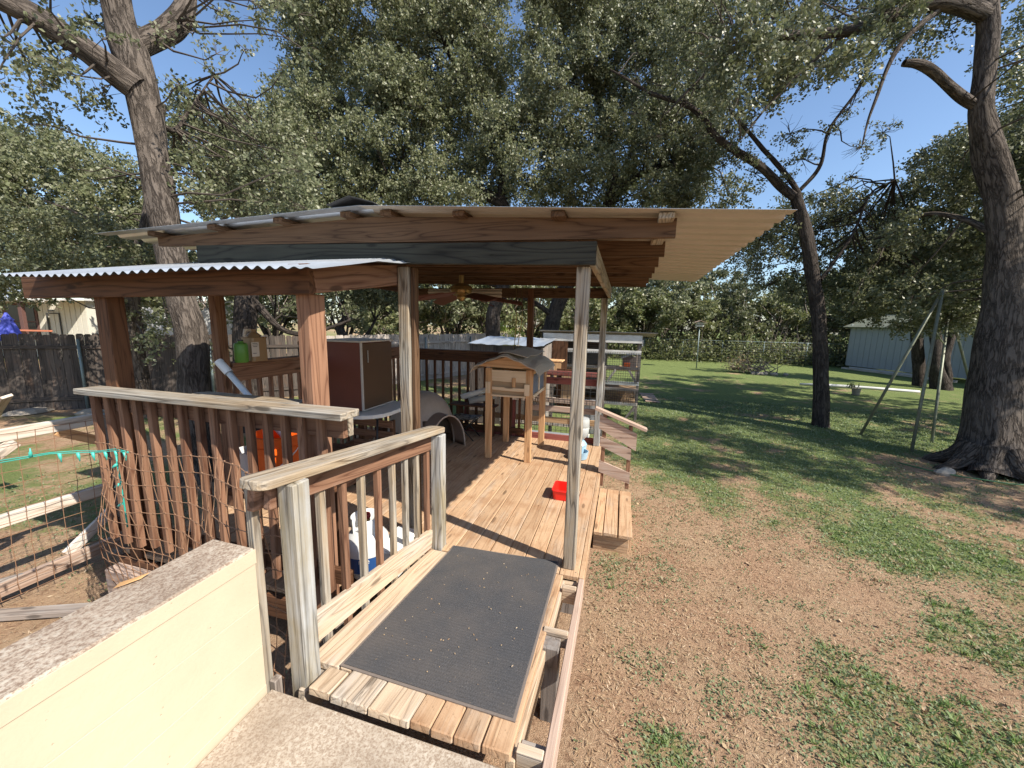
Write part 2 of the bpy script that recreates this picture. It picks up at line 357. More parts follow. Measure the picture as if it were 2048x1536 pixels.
L_grass=leafm('grass_blade',[(.10,.17,.05),(.15,.23,.07),(.19,.26,.09),(.26,.28,.12)],.3,.55,.3)
L_clover=leafm('clover_leaf',[(.11,.16,.07),(.15,.205,.095),(.19,.24,.13),(.26,.27,.16)],.25,.6,.25)
L_dry=leafm('dry_straw',[(.33,.24,.14),(.42,.31,.19),(.26,.16,.09),(.5,.4,.28)],.1,.8,.2)

CL_A='-7.5,3.5,5.1,0.21,0.4;-8.3,4.5,5.0,0.21,0.4;-8.4,3.5,4.5,0.28,0.4;-7.5,3.5,4.2,0.26,0.4;-7.4,3.8,5.1,0.21,0.4;-8.9,3.7,5.4,0.22,0.4;-7.4,3.2,4.5,0.23,0.4;-6.8,3.6,4.7,0.29,0.4;-6.9,4.0,4.7,0.30,0.4;-7.2,3.5,4.6,0.26,0.4;-8.2,4.0,4.7,0.31,0.4;-9.7,4.1,5.4,0.30,0.4;-8.5,3.5,4.2,0.31,0.4;-8.1,3.9,5.2,0.23,0.4;-8.0,3.5,5.8,0.26,0.35;-6.3,3.7,5.1,0.32,0.35;-7.8,4.0,5.7,0.31,0.35;-6.6,3.4,4.7,0.24,0.35;-7.1,3.9,6.1,0.28,0.35;-6.6,3.4,5.5,0.26,0.35;-7.3,3.3,5.0,0.24,0.35;-8.4,3.5,5.1,0.22,0.35;-7.2,4.1,5.7,0.24,0.35;-7.7,3.6,5.7,0.24,0.35;-7.3,4.3,6.2,0.30,0.35;-7.2,3.8,5.2,0.27,0.35;-6.1,4.7,5.8,0.20,0.28;-4.7,4.8,6.0,0.16,0.28;-5.3,5.0,6.0,0.26,0.28;-4.5,5.0,5.5,0.24,0.28;-4.9,5.0,5.3,0.20,0.28;-7.3,4.9,6.0,0.17,0.28;-5.8,4.2,4.8,0.19,0.28;-5.9,5.3,5.9,0.17,0.28;-6.5,5.4,6.6,0.18,0.28;-6.3,4.4,5.6,0.17,0.28;-4.3,4.7,5.7,0.22,0.28;-5.5,4.5,5.3,0.21,0.28;-6.3,5.5,6.5,0.27,0.28;-5.5,5.5,6.8,0.20,0.28;-4.8,5.0,5.7,0.15,0.28;-5.1,4.7,6.0,0.23,0.28;-4.5,5.0,6.3,0.23,0.28;-6.6,5.2,5.7,0.18,0.28;-6.4,5.7,4.7,0.40,0.65;-7.2,5.4,5.3,0.39,0.65;-5.1,5.5,3.6,0.38,0.65;-7.8,5.4,4.6,0.39,0.65;-6.4,4.9,3.6,0.32,0.65;-5.0,5.4,4.3,0.32,0.65;-7.0,5.4,4.8,0.28,0.65;-5.9,5.4,4.0,0.37,0.65;-6.3,4.7,4.0,0.36,0.65;-6.2,5.1,3.9,0.38,0.65;-7.7,6.5,5.6,0.32,0.65;-6.2,4.5,3.6,0.41,0.65;-6.3,6.1,5.2,0.32,0.65;-7.4,6.1,5.0,0.41,0.65;-6.0,5.9,4.4,0.42,0.65;-8.3,5.9,5.2,0.36,0.65;-5.2,4.8,3.5,0.30,0.65;-6.2,6.4,4.7,0.31,0.65;-6.6,5.6,3.8,0.29,0.65;-7.2,5.8,4.5,0.32,0.65;-5.4,5.6,3.9,0.29,0.65;-5.9,5.1,4.2,0.31,0.65;-7.1,6.4,5.4,0.34,0.65;-7.8,6.0,5.4,0.34,0.65;-6.7,4.8,4.8,0.33,0.65;-8.4,6.1,5.0,0.35,0.65;-7.4,5.5,5.0,0.32,0.65;-6.0,6.2,5.0,0.30,0.65;-6.0,5.9,4.8,0.28,0.65;-8.1,6.5,4.6,0.35,0.65;-7.2,5.5,4.0,0.35,0.65;-8.0,6.3,5.7,0.41,0.65;-5.6,6.3,4.2,0.32,0.65;-6.6,5.2,4.5,0.31,0.65;-7.0,5.0,4.3,0.42,0.65;-6.5,6.4,4.4,0.35,0.65;-6.4,6.4,4.1,0.40,0.65;-6.5,5.7,3.7,0.35,0.65;-8.1,6.5,4.1,0.40,0.65;-4.6,4.9,3.9,0.32,0.65;-8.5,6.1,5.9,0.33,0.65;-7.0,6.0,4.9,0.41,0.65;-6.2,5.4,3.9,0.31,0.65;-6.1,5.8,4.9,0.30,0.65;-8.8,4.8,3.3,0.43,0.8;-12.6,4.8,3.0,0.40,0.8;-11.2,5.2,3.0,0.47,0.8;-9.1,5.5,3.0,0.42,0.8;-10.3,4.6,3.4,0.39,0.8;-8.8,4.8,2.7,0.46,0.8;-10.8,5.1,3.6,0.39,0.8;-11.4,4.7,3.0,0.44,0.8;-11.1,4.4,3.6,0.45,0.8;-10.4,5.2,3.4,0.44,0.8;-9.9,4.4,2.6,0.48,0.8;-9.8,4.9,2.9,0.38,0.8'
CL_L='-15.3,6.7,4.8,0.58,1.1;-10.7,6.6,3.7,0.55,1.1;-11.3,5.6,2.5,0.47,1.1;-12.5,7.1,5.1,0.61,1.1;-13.3,5.9,3.0,0.62,1.1;-15.8,5.9,2.6,0.62,1.1;-15.9,7.2,6.4,0.59,1.1;-17.4,6.8,3.8,0.52,1.1;-14.1,7.2,3.9,0.62,1.1;-16.7,6.7,5.8,0.60,1.1;-12.7,5.6,2.4,0.46,1.1;-14.9,6.4,3.9,0.59,1.1;-17.0,7.0,3.3,0.41,1.1;-15.0,7.8,6.2,0.48,1.1;-13.4,6.5,4.8,0.61,1.1;-9.6,5.9,2.8,0.56,1.1;-12.1,5.9,3.1,0.43,1.1;-14.9,6.1,4.6,0.42,1.1;-13.5,7.7,4.6,0.42,1.1;-13.0,6.1,3.7,0.42,1.1;-13.3,7.3,3.3,0.57,1.1;-14.0,5.8,5.0,0.46,1.1;-11.2,5.8,4.2,0.47,1.1;-14.0,7.6,5.8,0.51,1.1;-14.6,6.7,5.3,0.47,1.1;-15.7,7.7,6.6,0.52,1.1;-12.0,6.4,3.9,0.50,1.1;-13.9,5.6,2.3,0.59,1.1;-14.9,6.4,5.7,0.57,1.1;-14.0,7.3,3.5,0.48,1.1;-12.6,7.7,4.5,0.54,1.1;-14.6,7.8,4.8,0.52,1.1;-11.1,6.6,3.3,0.53,1.1;-13.3,5.1,3.8,0.58,1.1;-12.9,5.6,4.6,0.52,1.1;-11.0,7.0,3.5,0.57,1.1;-11.5,6.9,4.9,0.61,1.1;-14.1,5.8,3.9,0.50,1.1;-13.6,7.1,5.1,0.46,1.1;-12.8,6.0,2.8,0.49,1.1;-13.3,7.4,4.0,0.51,1.1;-13.2,7.5,3.0,0.47,1.1;-12.3,5.2,2.6,0.51,1.1;-13.6,6.4,5.2,0.46,1.1;-9.7,6.4,3.0,0.54,1.1;-11.2,5.5,2.7,0.60,1.1;-15.0,6.4,6.0,0.54,1.1;-11.8,5.8,3.6,0.60,1.1;-12.9,5.5,3.2,0.40,1.1;-12.2,6.4,2.9,0.40,1.1;-14.8,7.4,6.0,0.40,1.1;-12.1,6.2,4.1,0.47,1.1;-13.6,5.4,4.7,0.58,1.1;-14.9,6.7,3.7,0.55,1.1;-14.3,5.9,5.7,0.57,1.1;-14.9,6.8,4.6,0.44,1.1;-14.9,6.9,3.3,0.45,1.1;-11.7,6.4,2.8,0.50,1.1;-10.9,6.3,3.7,0.55,1.1;-12.7,6.1,5.3,0.53,1.1;-16.7,7.3,4.6,0.50,1.1;-17.4,6.8,4.9,0.41,1.1;-15.2,6.8,5.6,0.51,1.1;-12.8,5.0,2.9,0.50,1.1;-11.7,6.9,4.6,0.49,1.1;-13.7,7.8,5.9,0.53,1.1;-13.2,6.1,3.9,0.49,1.1;-11.6,6.0,4.9,0.53,1.1;-15.1,6.8,5.9,0.60,1.1;-13.1,5.6,4.8,0.51,1.1;-9.4,5.7,1.7,0.26,0.5;-8.7,5.6,1.2,0.36,0.5;-8.9,5.8,2.0,0.32,0.5;-9.9,5.6,1.3,0.27,0.5;-10.2,6.3,1.3,0.27,0.5;-10.2,5.8,2.0,0.31,0.5;-8.7,5.6,1.7,0.39,0.5;-8.1,5.8,1.3,0.25,0.5;-8.8,6.5,2.2,0.28,0.5;-8.0,5.9,0.9,0.28,0.5;-8.1,6.1,1.8,0.25,0.5'
CL_B='-10.4,12.5,9.9,0.75,1.05;-2.9,10.5,6.0,0.61,1.05;-3.9,10.8,9.4,0.57,1.05;-8.3,8.9,5.0,0.52,1.05;-8.5,9.9,11.0,0.69,1.05;-6.9,11.1,6.6,0.73,1.05;-8.0,13.8,12.0,0.53,1.05;-5.1,12.9,8.2,0.60,1.05;-5.1,11.7,11.6,0.79,1.05;-3.9,14.7,10.3,0.58,1.05;-9.3,10.8,7.4,0.67,1.05;-10.2,10.6,10.8,0.83,1.05;-4.3,10.0,5.1,0.65,1.05;-7.3,9.5,5.5,0.76,1.05;-8.5,11.4,11.4,0.69,1.05;-6.2,10.2,8.0,0.73,1.05;-8.4,11.7,10.3,0.56,1.05;-4.7,10.7,8.5,0.68,1.05;-5.7,11.2,7.0,0.74,1.05;-8.4,13.8,14.1,0.71,1.05;-2.7,11.7,7.4,0.82,1.05;-4.7,11.4,6.3,0.51,1.05;-4.0,11.4,6.8,0.82,1.05;-6.7,9.5,6.7,0.74,1.05;-5.5,11.0,7.9,0.71,1.05;-9.4,10.0,9.1,0.50,1.05;-6.8,10.2,8.5,0.73,1.05;-8.2,12.7,12.2,0.67,1.05;-6.4,12.2,11.6,0.79,1.05;-4.7,14.1,9.7,0.57,1.05;-9.7,11.5,10.7,0.71,1.05;-9.9,10.0,6.7,0.57,1.05;-7.1,10.6,7.8,0.79,1.05;-6.4,10.4,7.0,0.67,1.05;-6.6,12.2,9.6,0.76,1.05;-7.8,10.0,11.0,0.76,1.05;-6.9,10.7,5.5,0.81,1.05;-5.6,12.7,10.8,0.78,1.05;-6.9,11.2,10.4,0.54,1.05;-2.9,11.6,5.7,0.75,1.05;-3.7,11.4,11.1,0.52,1.05;-7.2,14.3,12.0,0.81,1.05;-5.1,10.6,9.9,0.57,1.05;-9.9,11.7,5.8,0.67,1.05;-8.0,9.7,10.0,0.80,1.05;-5.5,10.3,6.0,0.69,1.05;-6.0,13.1,8.3,0.61,1.05;-9.5,10.6,7.8,0.80,1.05;-6.1,12.1,12.3,0.59,1.05;-8.4,10.8,8.1,0.60,1.05;-3.8,14.0,9.2,0.51,1.05;-7.8,11.2,6.6,0.83,1.05;-10.3,11.9,6.8,0.53,1.05;-4.3,13.2,6.2,0.61,1.05;-4.8,13.9,12.4,0.77,1.05;-3.4,11.1,7.3,0.65,1.05;-4.2,14.5,11.0,0.64,1.05;-7.6,9.4,6.2,0.68,1.05;-9.0,12.5,9.7,0.65,1.05;-11.5,12.0,9.8,0.66,1.05;-6.0,11.0,7.5,0.75,1.05;-6.5,11.4,11.7,0.73,1.05;-4.7,11.8,10.6,0.81,1.05;-7.6,10.7,11.5,0.59,1.05;-7.8,11.1,5.7,0.73,1.05;-5.3,11.1,6.0,0.84,1.05;-5.8,10.7,5.3,0.69,1.05;-5.9,14.1,8.2,0.76,1.05;-11.3,11.6,5.5,0.65,1.05;-7.9,10.5,10.1,0.69,1.05;-5.3,11.6,6.7,0.65,1.05;-6.8,10.8,9.3,0.59,1.05;-6.2,13.0,12.4,0.65,1.05;-9.2,11.7,10.3,0.56,1.05;-4.7,12.3,9.6,0.82,1.05;-8.6,11.0,5.3,0.61,1.05;-4.7,14.0,9.1,0.54,1.05;-10.1,11.4,11.3,0.56,1.05;-9.9,10.2,6.2,0.55,1.05;-4.4,11.7,8.3,0.64,1.05;-7.3,13.0,7.7,0.77,1.05;-7.3,13.9,11.2,0.52,1.05;-8.4,11.4,7.3,0.78,1.05;-10.8,11.5,12.0,0.66,1.05;-5.5,12.6,8.8,0.60,1.05;-6.1,10.6,10.2,0.80,1.05;-10.5,11.1,8.7,0.83,1.05;-6.1,14.5,11.5,0.82,1.05;-10.0,12.1,10.2,0.55,1.05;-7.6,9.8,6.0,0.64,1.05;-11.4,12.5,7.9,0.69,1.05;-7.3,9.4,6.6,0.65,1.05;-8.4,11.4,8.2,0.65,1.05;-3.5,10.8,7.0,0.75,1.05;-4.9,13.2,7.1,0.58,1.05;-4.4,11.9,9.8,0.54,1.05;-6.9,11.7,5.9,0.72,1.05;-8.3,9.6,10.3,0.79,1.05;-6.8,10.4,10.8,0.77,1.05;-4.1,12.4,6.5,0.56,1.05;-8.2,13.0,9.4,0.85,1.05;-6.2,14.1,10.1,0.66,1.05;-7.1,9.9,10.3,0.55,1.05;-9.0,13.4,11.9,0.58,1.05;-4.4,12.9,9.4,0.80,1.05;-6.8,11.5,11.4,0.79,1.05;-10.7,12.0,9.9,0.65,1.05;-6.9,12.4,9.0,0.84,1.05;-4.9,13.0,9.5,0.50,1.05;-10.3,11.6,11.1,0.61,1.05;-5.6,10.3,9.7,0.80,1.05;-8.7,8.9,6.8,0.62,1.05;-9.5,11.6,8.3,0.78,1.05;-4.6,11.1,11.3,0.80,1.05;-7.9,10.6,9.0,0.77,1.05;-4.6,10.8,10.3,0.85,1.05;-5.3,11.5,7.9,0.74,1.05;-9.6,12.5,6.2,0.73,1.05;-10.8,12.5,7.7,0.79,1.05;-8.3,11.6,6.4,0.65,1.05;-6.4,10.5,5.2,0.83,1.05;-6.4,10.4,9.3,0.55,1.05;-7.9,12.7,8.7,0.80,1.05;-8.3,9.2,4.8,0.80,1.05;-5.2,10.1,5.5,0.67,1.05;-4.4,13.4,10.4,0.71,1.05;-7.7,14.1,14.2,0.79,1.05;-4.2,11.2,7.7,0.55,1.05;-4.0,13.6,6.7,0.67,1.05;-9.2,9.1,4.9,0.80,1.05;-8.4,9.4,7.7,0.65,1.05;-5.1,13.2,7.4,0.56,1.05;-10.9,12.4,10.9,0.53,1.05;-4.5,11.7,11.3,0.58,1.05;-4.1,13.9,7.8,0.59,1.05;-7.1,13.7,8.6,0.57,1.05;-10.4,11.4,6.7,0.61,1.05;-10.3,13.2,10.3,0.72,1.05;-4.3,11.9,7.5,0.66,1.05;-5.6,10.4,7.5,0.62,1.05;-5.5,12.5,11.0,0.57,1.05;-6.1,12.1,9.1,0.74,1.05;-5.4,11.3,5.4,0.62,1.05;-4.9,12.8,6.4,0.55,1.05;-10.9,13.3,12.4,0.56,1.05;-4.9,14.0,12.9,0.74,1.05;-8.0,11.5,9.7,0.80,1.05;-10.1,12.4,12.8,0.75,1.05;-6.1,11.3,11.3,0.65,1.05;-6.3,10.7,9.1,0.53,1.05;-2.6,11.5,6.9,0.72,1.05;-8.4,10.1,9.2,0.70,1.05;-6.3,9.9,8.1,0.72,1.05;-3.0,11.2,7.3,0.65,1.05;-7.2,10.5,8.1,0.50,1.05;-6.0,10.3,8.3,0.74,1.05;-7.7,13.3,12.0,0.69,1.05;-3.4,13.9,9.0,0.71,1.05;-9.2,10.4,8.1,0.85,1.05;-7.5,11.3,6.2,0.50,1.05;-4.3,12.3,5.5,0.75,1.05;-6.9,11.8,6.5,0.66,1.05;-5.7,12.6,12.7,0.67,1.05;-9.1,9.8,9.6,0.65,1.05;-8.0,11.8,7.4,0.63,1.05;-8.7,7.5,4.7,0.53,0.9;-8.7,8.9,6.1,0.57,0.9;-10.1,9.0,6.7,0.53,0.9;-9.1,9.8,7.5,0.61,0.9;-9.9,9.9,5.4,0.56,0.9;-11.3,8.7,4.8,0.50,0.9;-8.2,8.1,6.6,0.54,0.9;-11.5,9.0,5.8,0.64,0.9;-9.2,8.9,5.6,0.45,0.9;-11.7,9.4,6.9,0.43,0.9;-10.7,9.7,7.6,0.58,0.9;-10.7,10.0,6.8,0.48,0.9;-10.6,9.1,4.8,0.51,0.9;-10.1,9.3,5.0,0.59,0.9;-7.9,8.4,6.2,0.64,0.9;-10.0,8.6,6.1,0.61,0.9;-8.9,9.7,5.1,0.42,0.9;-11.7,9.7,6.2,0.41,0.9;-9.7,7.6,4.8,0.57,0.9;-10.2,8.9,5.9,0.61,0.9;-8.5,9.2,5.9,0.55,0.9;-11.8,9.8,7.4,0.61,0.9;-10.0,10.1,7.4,0.50,0.9;-9.3,8.9,6.9,0.54,0.9;-9.4,10.0,7.9,0.63,0.9;-11.3,9.8,7.6,0.53,0.9'
CL_C='-1.1,13.5,8.9,0.64,1.1;0.4,15.9,13.2,0.66,1.1;2.1,14.5,7.9,0.54,1.1;-1.2,12.0,5.2,0.63,1.1;-2.6,11.4,11.2,0.69,1.1;0.7,14.0,6.9,0.61,1.1;1.8,15.9,11.3,0.49,1.1;-2.1,12.7,7.4,0.59,1.1;-0.9,14.9,11.8,0.73,1.1;0.9,13.5,8.6,0.71,1.1;-0.7,11.5,6.1,0.67,1.1;-0.1,15.4,10.7,0.52,1.1;-3.2,13.6,11.4,0.52,1.1;2.0,13.0,8.2,0.67,1.1;-2.6,13.1,9.8,0.56,1.1;1.3,13.2,10.9,0.50,1.1;1.8,12.7,6.3,0.64,1.1;-1.8,13.1,11.7,0.49,1.1;-2.7,13.4,6.6,0.52,1.1;0.1,14.1,8.1,0.62,1.1;-3.0,14.2,9.1,0.47,1.1;0.3,12.3,5.4,0.45,1.1;0.3,12.0,9.4,0.62,1.1;0.2,13.6,8.8,0.63,1.1;-1.9,13.5,10.7,0.57,1.1;-0.1,12.1,6.3,0.46,1.1;1.2,12.2,5.3,0.63,1.1;1.2,16.5,14.3,0.69,1.1;-2.0,13.8,9.6,0.58,1.1;0.8,12.0,8.7,0.62,1.1;-1.7,11.9,5.8,0.56,1.1;1.8,14.2,9.7,0.49,1.1;-1.2,12.4,7.6,0.48,1.1;1.2,12.5,7.5,0.69,1.1;0.6,13.5,9.2,0.57,1.1;1.0,13.4,7.1,0.52,1.1;-1.1,12.0,9.0,0.63,1.1;-0.3,12.5,10.9,0.61,1.1;1.5,15.1,7.0,0.53,1.1;-0.6,13.0,5.6,0.69,1.1;-1.1,14.3,12.6,0.69,1.1;-2.9,11.2,9.3,0.54,1.1;-2.4,14.7,9.6,0.47,1.1;1.7,15.8,13.1,0.67,1.1;2.4,15.7,9.0,0.67,1.1;-1.5,12.5,6.7,0.65,1.1;-1.2,12.0,9.8,0.72,1.1;-0.4,12.4,8.4,0.57,1.1;-2.7,13.2,11.5,0.48,1.1;-0.5,13.7,11.4,0.51,1.1;-0.5,11.7,7.2,0.60,1.1;-1.7,12.0,9.1,0.51,1.1;2.1,15.5,6.7,0.50,1.1;0.5,11.4,5.4,0.54,1.1;0.2,13.7,12.2,0.51,1.1;-2.5,15.4,13.9,0.55,1.1;0.9,12.8,9.7,0.47,1.1;2.1,15.2,11.9,0.67,1.1;-0.8,14.1,12.8,0.50,1.1;-1.6,12.5,8.3,0.55,1.1;-0.2,15.7,11.4,0.54,1.1;-0.9,12.9,7.2,0.58,1.1;0.1,12.0,10.1,0.53,1.1;0.8,13.0,10.5,0.49,1.1;0.6,12.8,7.7,0.57,1.1;-0.3,15.0,8.3,0.51,1.1;1.5,13.9,9.1,0.49,1.1;-0.2,15.2,9.4,0.66,1.1;-2.1,12.2,10.3,0.53,1.1;-1.1,13.6,11.5,0.67,1.1;1.4,15.1,11.5,0.52,1.1;-1.8,12.2,10.5,0.60,1.1;1.3,13.9,7.0,0.68,1.1;1.0,13.7,6.1,0.49,1.1;0.3,12.6,7.9,0.65,1.1;2.0,12.1,6.5,0.55,1.1;-0.7,14.7,10.7,0.50,1.1;-2.8,12.9,5.6,0.74,1.1;-1.4,12.2,10.3,0.72,1.1;-2.2,11.6,6.5,0.75,1.1;-0.7,12.7,9.0,0.55,1.1;-2.1,11.0,8.0,0.46,1.1;0.7,13.4,5.7,0.64,1.1;2.1,12.5,7.2,0.73,1.1;-1.5,11.7,11.0,0.74,1.1;-0.7,14.2,12.4,0.53,1.1;-0.3,13.9,6.4,0.64,1.1;-1.8,11.4,7.4,0.63,1.1;-0.0,13.4,7.2,0.52,1.1;-0.0,15.9,13.4,0.61,1.1;-3.0,14.8,13.3,0.51,1.1;2.1,14.9,11.1,0.49,1.1;1.5,15.0,10.5,0.69,1.1;-1.3,12.4,8.8,0.61,1.1;-0.7,12.6,7.3,0.54,1.1;0.3,12.2,8.9,0.47,1.1;-0.4,12.6,9.9,0.71,1.1;-2.5,11.4,9.4,0.50,1.1;0.9,13.8,11.8,0.67,1.1;1.5,12.1,5.2,0.47,1.1;1.9,12.9,6.7,0.47,1.1;0.1,13.3,6.4,0.60,1.1;-2.6,11.1,8.5,0.66,1.1;-1.4,13.5,11.7,0.73,1.1;-1.9,12.7,5.4,0.69,1.1;1.3,12.6,7.0,0.58,1.1;-1.9,13.8,7.7,0.55,1.1;0.6,11.9,7.6,0.47,1.1;1.3,12.1,5.5,0.73,1.1;0.3,11.9,6.6,0.64,1.1;-0.1,12.2,9.9,0.68,1.1;0.7,12.4,10.4,0.65,1.1;-2.6,12.0,10.8,0.75,1.1;0.5,12.1,7.1,0.45,1.1;-1.5,11.7,7.2,0.51,1.1;-2.5,13.6,6.2,0.58,1.1;-0.2,13.2,11.8,0.56,1.1;2.3,15.9,10.9,0.59,1.1;1.2,13.8,11.1,0.52,1.1;2.1,13.4,9.0,0.47,1.1;-2.8,14.6,11.1,0.50,1.1;-3.5,14.1,12.1,0.59,1.1;0.4,11.9,9.1,0.67,1.1;-2.5,11.1,7.9,0.63,1.1;-3.0,14.4,11.8,0.70,1.1;-1.3,10.9,5.8,0.66,1.1;1.6,14.3,8.8,0.46,1.1;0.5,15.7,12.4,0.61,1.1;-1.3,12.7,8.7,0.45,1.1;-1.5,11.5,9.1,0.57,1.1;-1.1,13.9,6.5,0.54,1.1;2.1,16.1,10.0,0.67,1.1;1.0,12.7,7.2,0.61,1.1;-2.3,14.0,10.0,0.55,1.1;-0.8,13.6,8.5,0.51,1.1;-1.8,11.3,6.1,0.52,1.1;1.8,14.2,11.6,0.47,1.1;1.5,13.0,6.4,0.66,1.1;-2.7,11.4,10.7,0.59,1.1;-0.8,13.1,11.2,0.73,1.1;2.0,14.8,6.3,0.51,0.7;0.9,13.3,5.7,0.45,0.7;2.4,13.7,5.2,0.52,0.7;2.8,14.3,6.3,0.44,0.7;2.8,13.3,5.6,0.59,0.7'
CL_D='3.4,10.9,5.2,0.33,0.35;-0.1,11.5,8.7,0.36,0.35;2.4,11.7,7.5,0.41,0.35;0.0,9.9,6.5,0.42,0.35;1.2,10.0,5.9,0.44,0.35;2.4,10.6,5.7,0.36,0.35;3.5,11.4,6.4,0.41,0.35;2.1,11.3,5.8,0.44,0.35;0.5,11.2,7.7,0.43,0.35;1.3,10.7,7.5,0.38,0.35;2.0,10.5,6.2,0.31,0.35;1.0,10.2,6.8,0.30,0.35;0.5,10.6,6.3,0.39,0.35;0.8,10.8,7.9,0.41,0.35;1.8,10.9,7.7,0.30,0.35;1.7,10.5,6.7,0.40,0.35;0.8,10.6,6.5,0.37,0.35;2.8,12.0,6.9,0.36,0.35;3.7,11.1,5.7,0.39,0.35;2.8,11.6,7.3,0.36,0.35;2.8,11.2,5.5,0.41,0.35;-0.1,10.4,7.5,0.32,0.35;3.7,12.2,3.0,0.40,0.75;6.8,14.1,5.0,0.55,0.75;5.4,14.8,5.7,0.40,0.75;7.7,15.0,3.2,0.45,0.75;4.8,12.2,3.3,0.48,0.75;3.3,11.1,4.3,0.44,0.75;2.9,12.3,3.9,0.52,0.75;7.6,13.9,3.6,0.55,0.75;5.9,14.0,4.2,0.46,0.75;4.8,12.3,4.0,0.50,0.75;3.7,11.8,3.7,0.38,0.75;6.1,12.3,3.7,0.40,0.75;4.9,11.7,4.9,0.57,0.75;4.2,12.0,2.8,0.46,0.75;4.3,12.4,4.3,0.38,0.75;5.5,13.2,4.6,0.36,0.75;4.4,13.8,5.4,0.45,0.75;4.8,12.3,2.8,0.38,0.75;3.1,11.4,4.0,0.50,0.75;6.0,11.5,4.1,0.46,0.75;5.9,12.5,3.3,0.48,0.75;3.5,12.8,3.4,0.57,0.75;6.6,14.3,4.1,0.54,0.75;8.0,14.7,3.3,0.49,0.75;4.7,12.4,3.7,0.44,0.75;4.7,12.2,4.5,0.43,0.75;4.4,12.8,4.0,0.48,0.75;5.8,14.6,5.2,0.44,0.75;6.5,14.5,5.4,0.44,0.75;6.4,12.5,3.4,0.38,0.75;4.4,12.2,3.1,0.55,0.75;6.4,13.2,3.6,0.47,0.75;5.6,13.5,3.1,0.35,0.75;7.3,12.9,2.9,0.42,0.75;5.3,12.3,4.5,0.38,0.75;6.3,13.4,2.9,0.37,0.75;5.1,12.9,5.3,0.49,0.75;6.2,14.0,4.3,0.42,0.75;3.6,13.7,3.9,0.54,0.75;5.8,12.2,4.2,0.51,0.75;6.1,13.6,3.4,0.51,0.75;4.2,13.4,4.4,0.54,0.75;3.9,11.6,4.5,0.39,0.75;6.8,13.2,4.8,0.38,0.75;7.9,15.0,4.2,0.51,0.75;3.1,11.3,4.3,0.45,0.75;3.3,13.4,4.3,0.52,0.75;6.6,14.3,5.1,0.44,0.75;5.0,12.1,4.6,0.47,0.75;6.3,12.7,4.2,0.36,0.75;4.4,12.1,8.2,0.39,0.22;5.9,12.6,6.7,0.42,0.22;4.9,11.6,5.4,0.30,0.22;4.9,11.5,7.5,0.44,0.22;4.9,12.1,7.1,0.41,0.22;5.1,12.8,9.1,0.32,0.22;5.0,11.5,6.0,0.38,0.22;4.2,11.1,6.2,0.32,0.22'
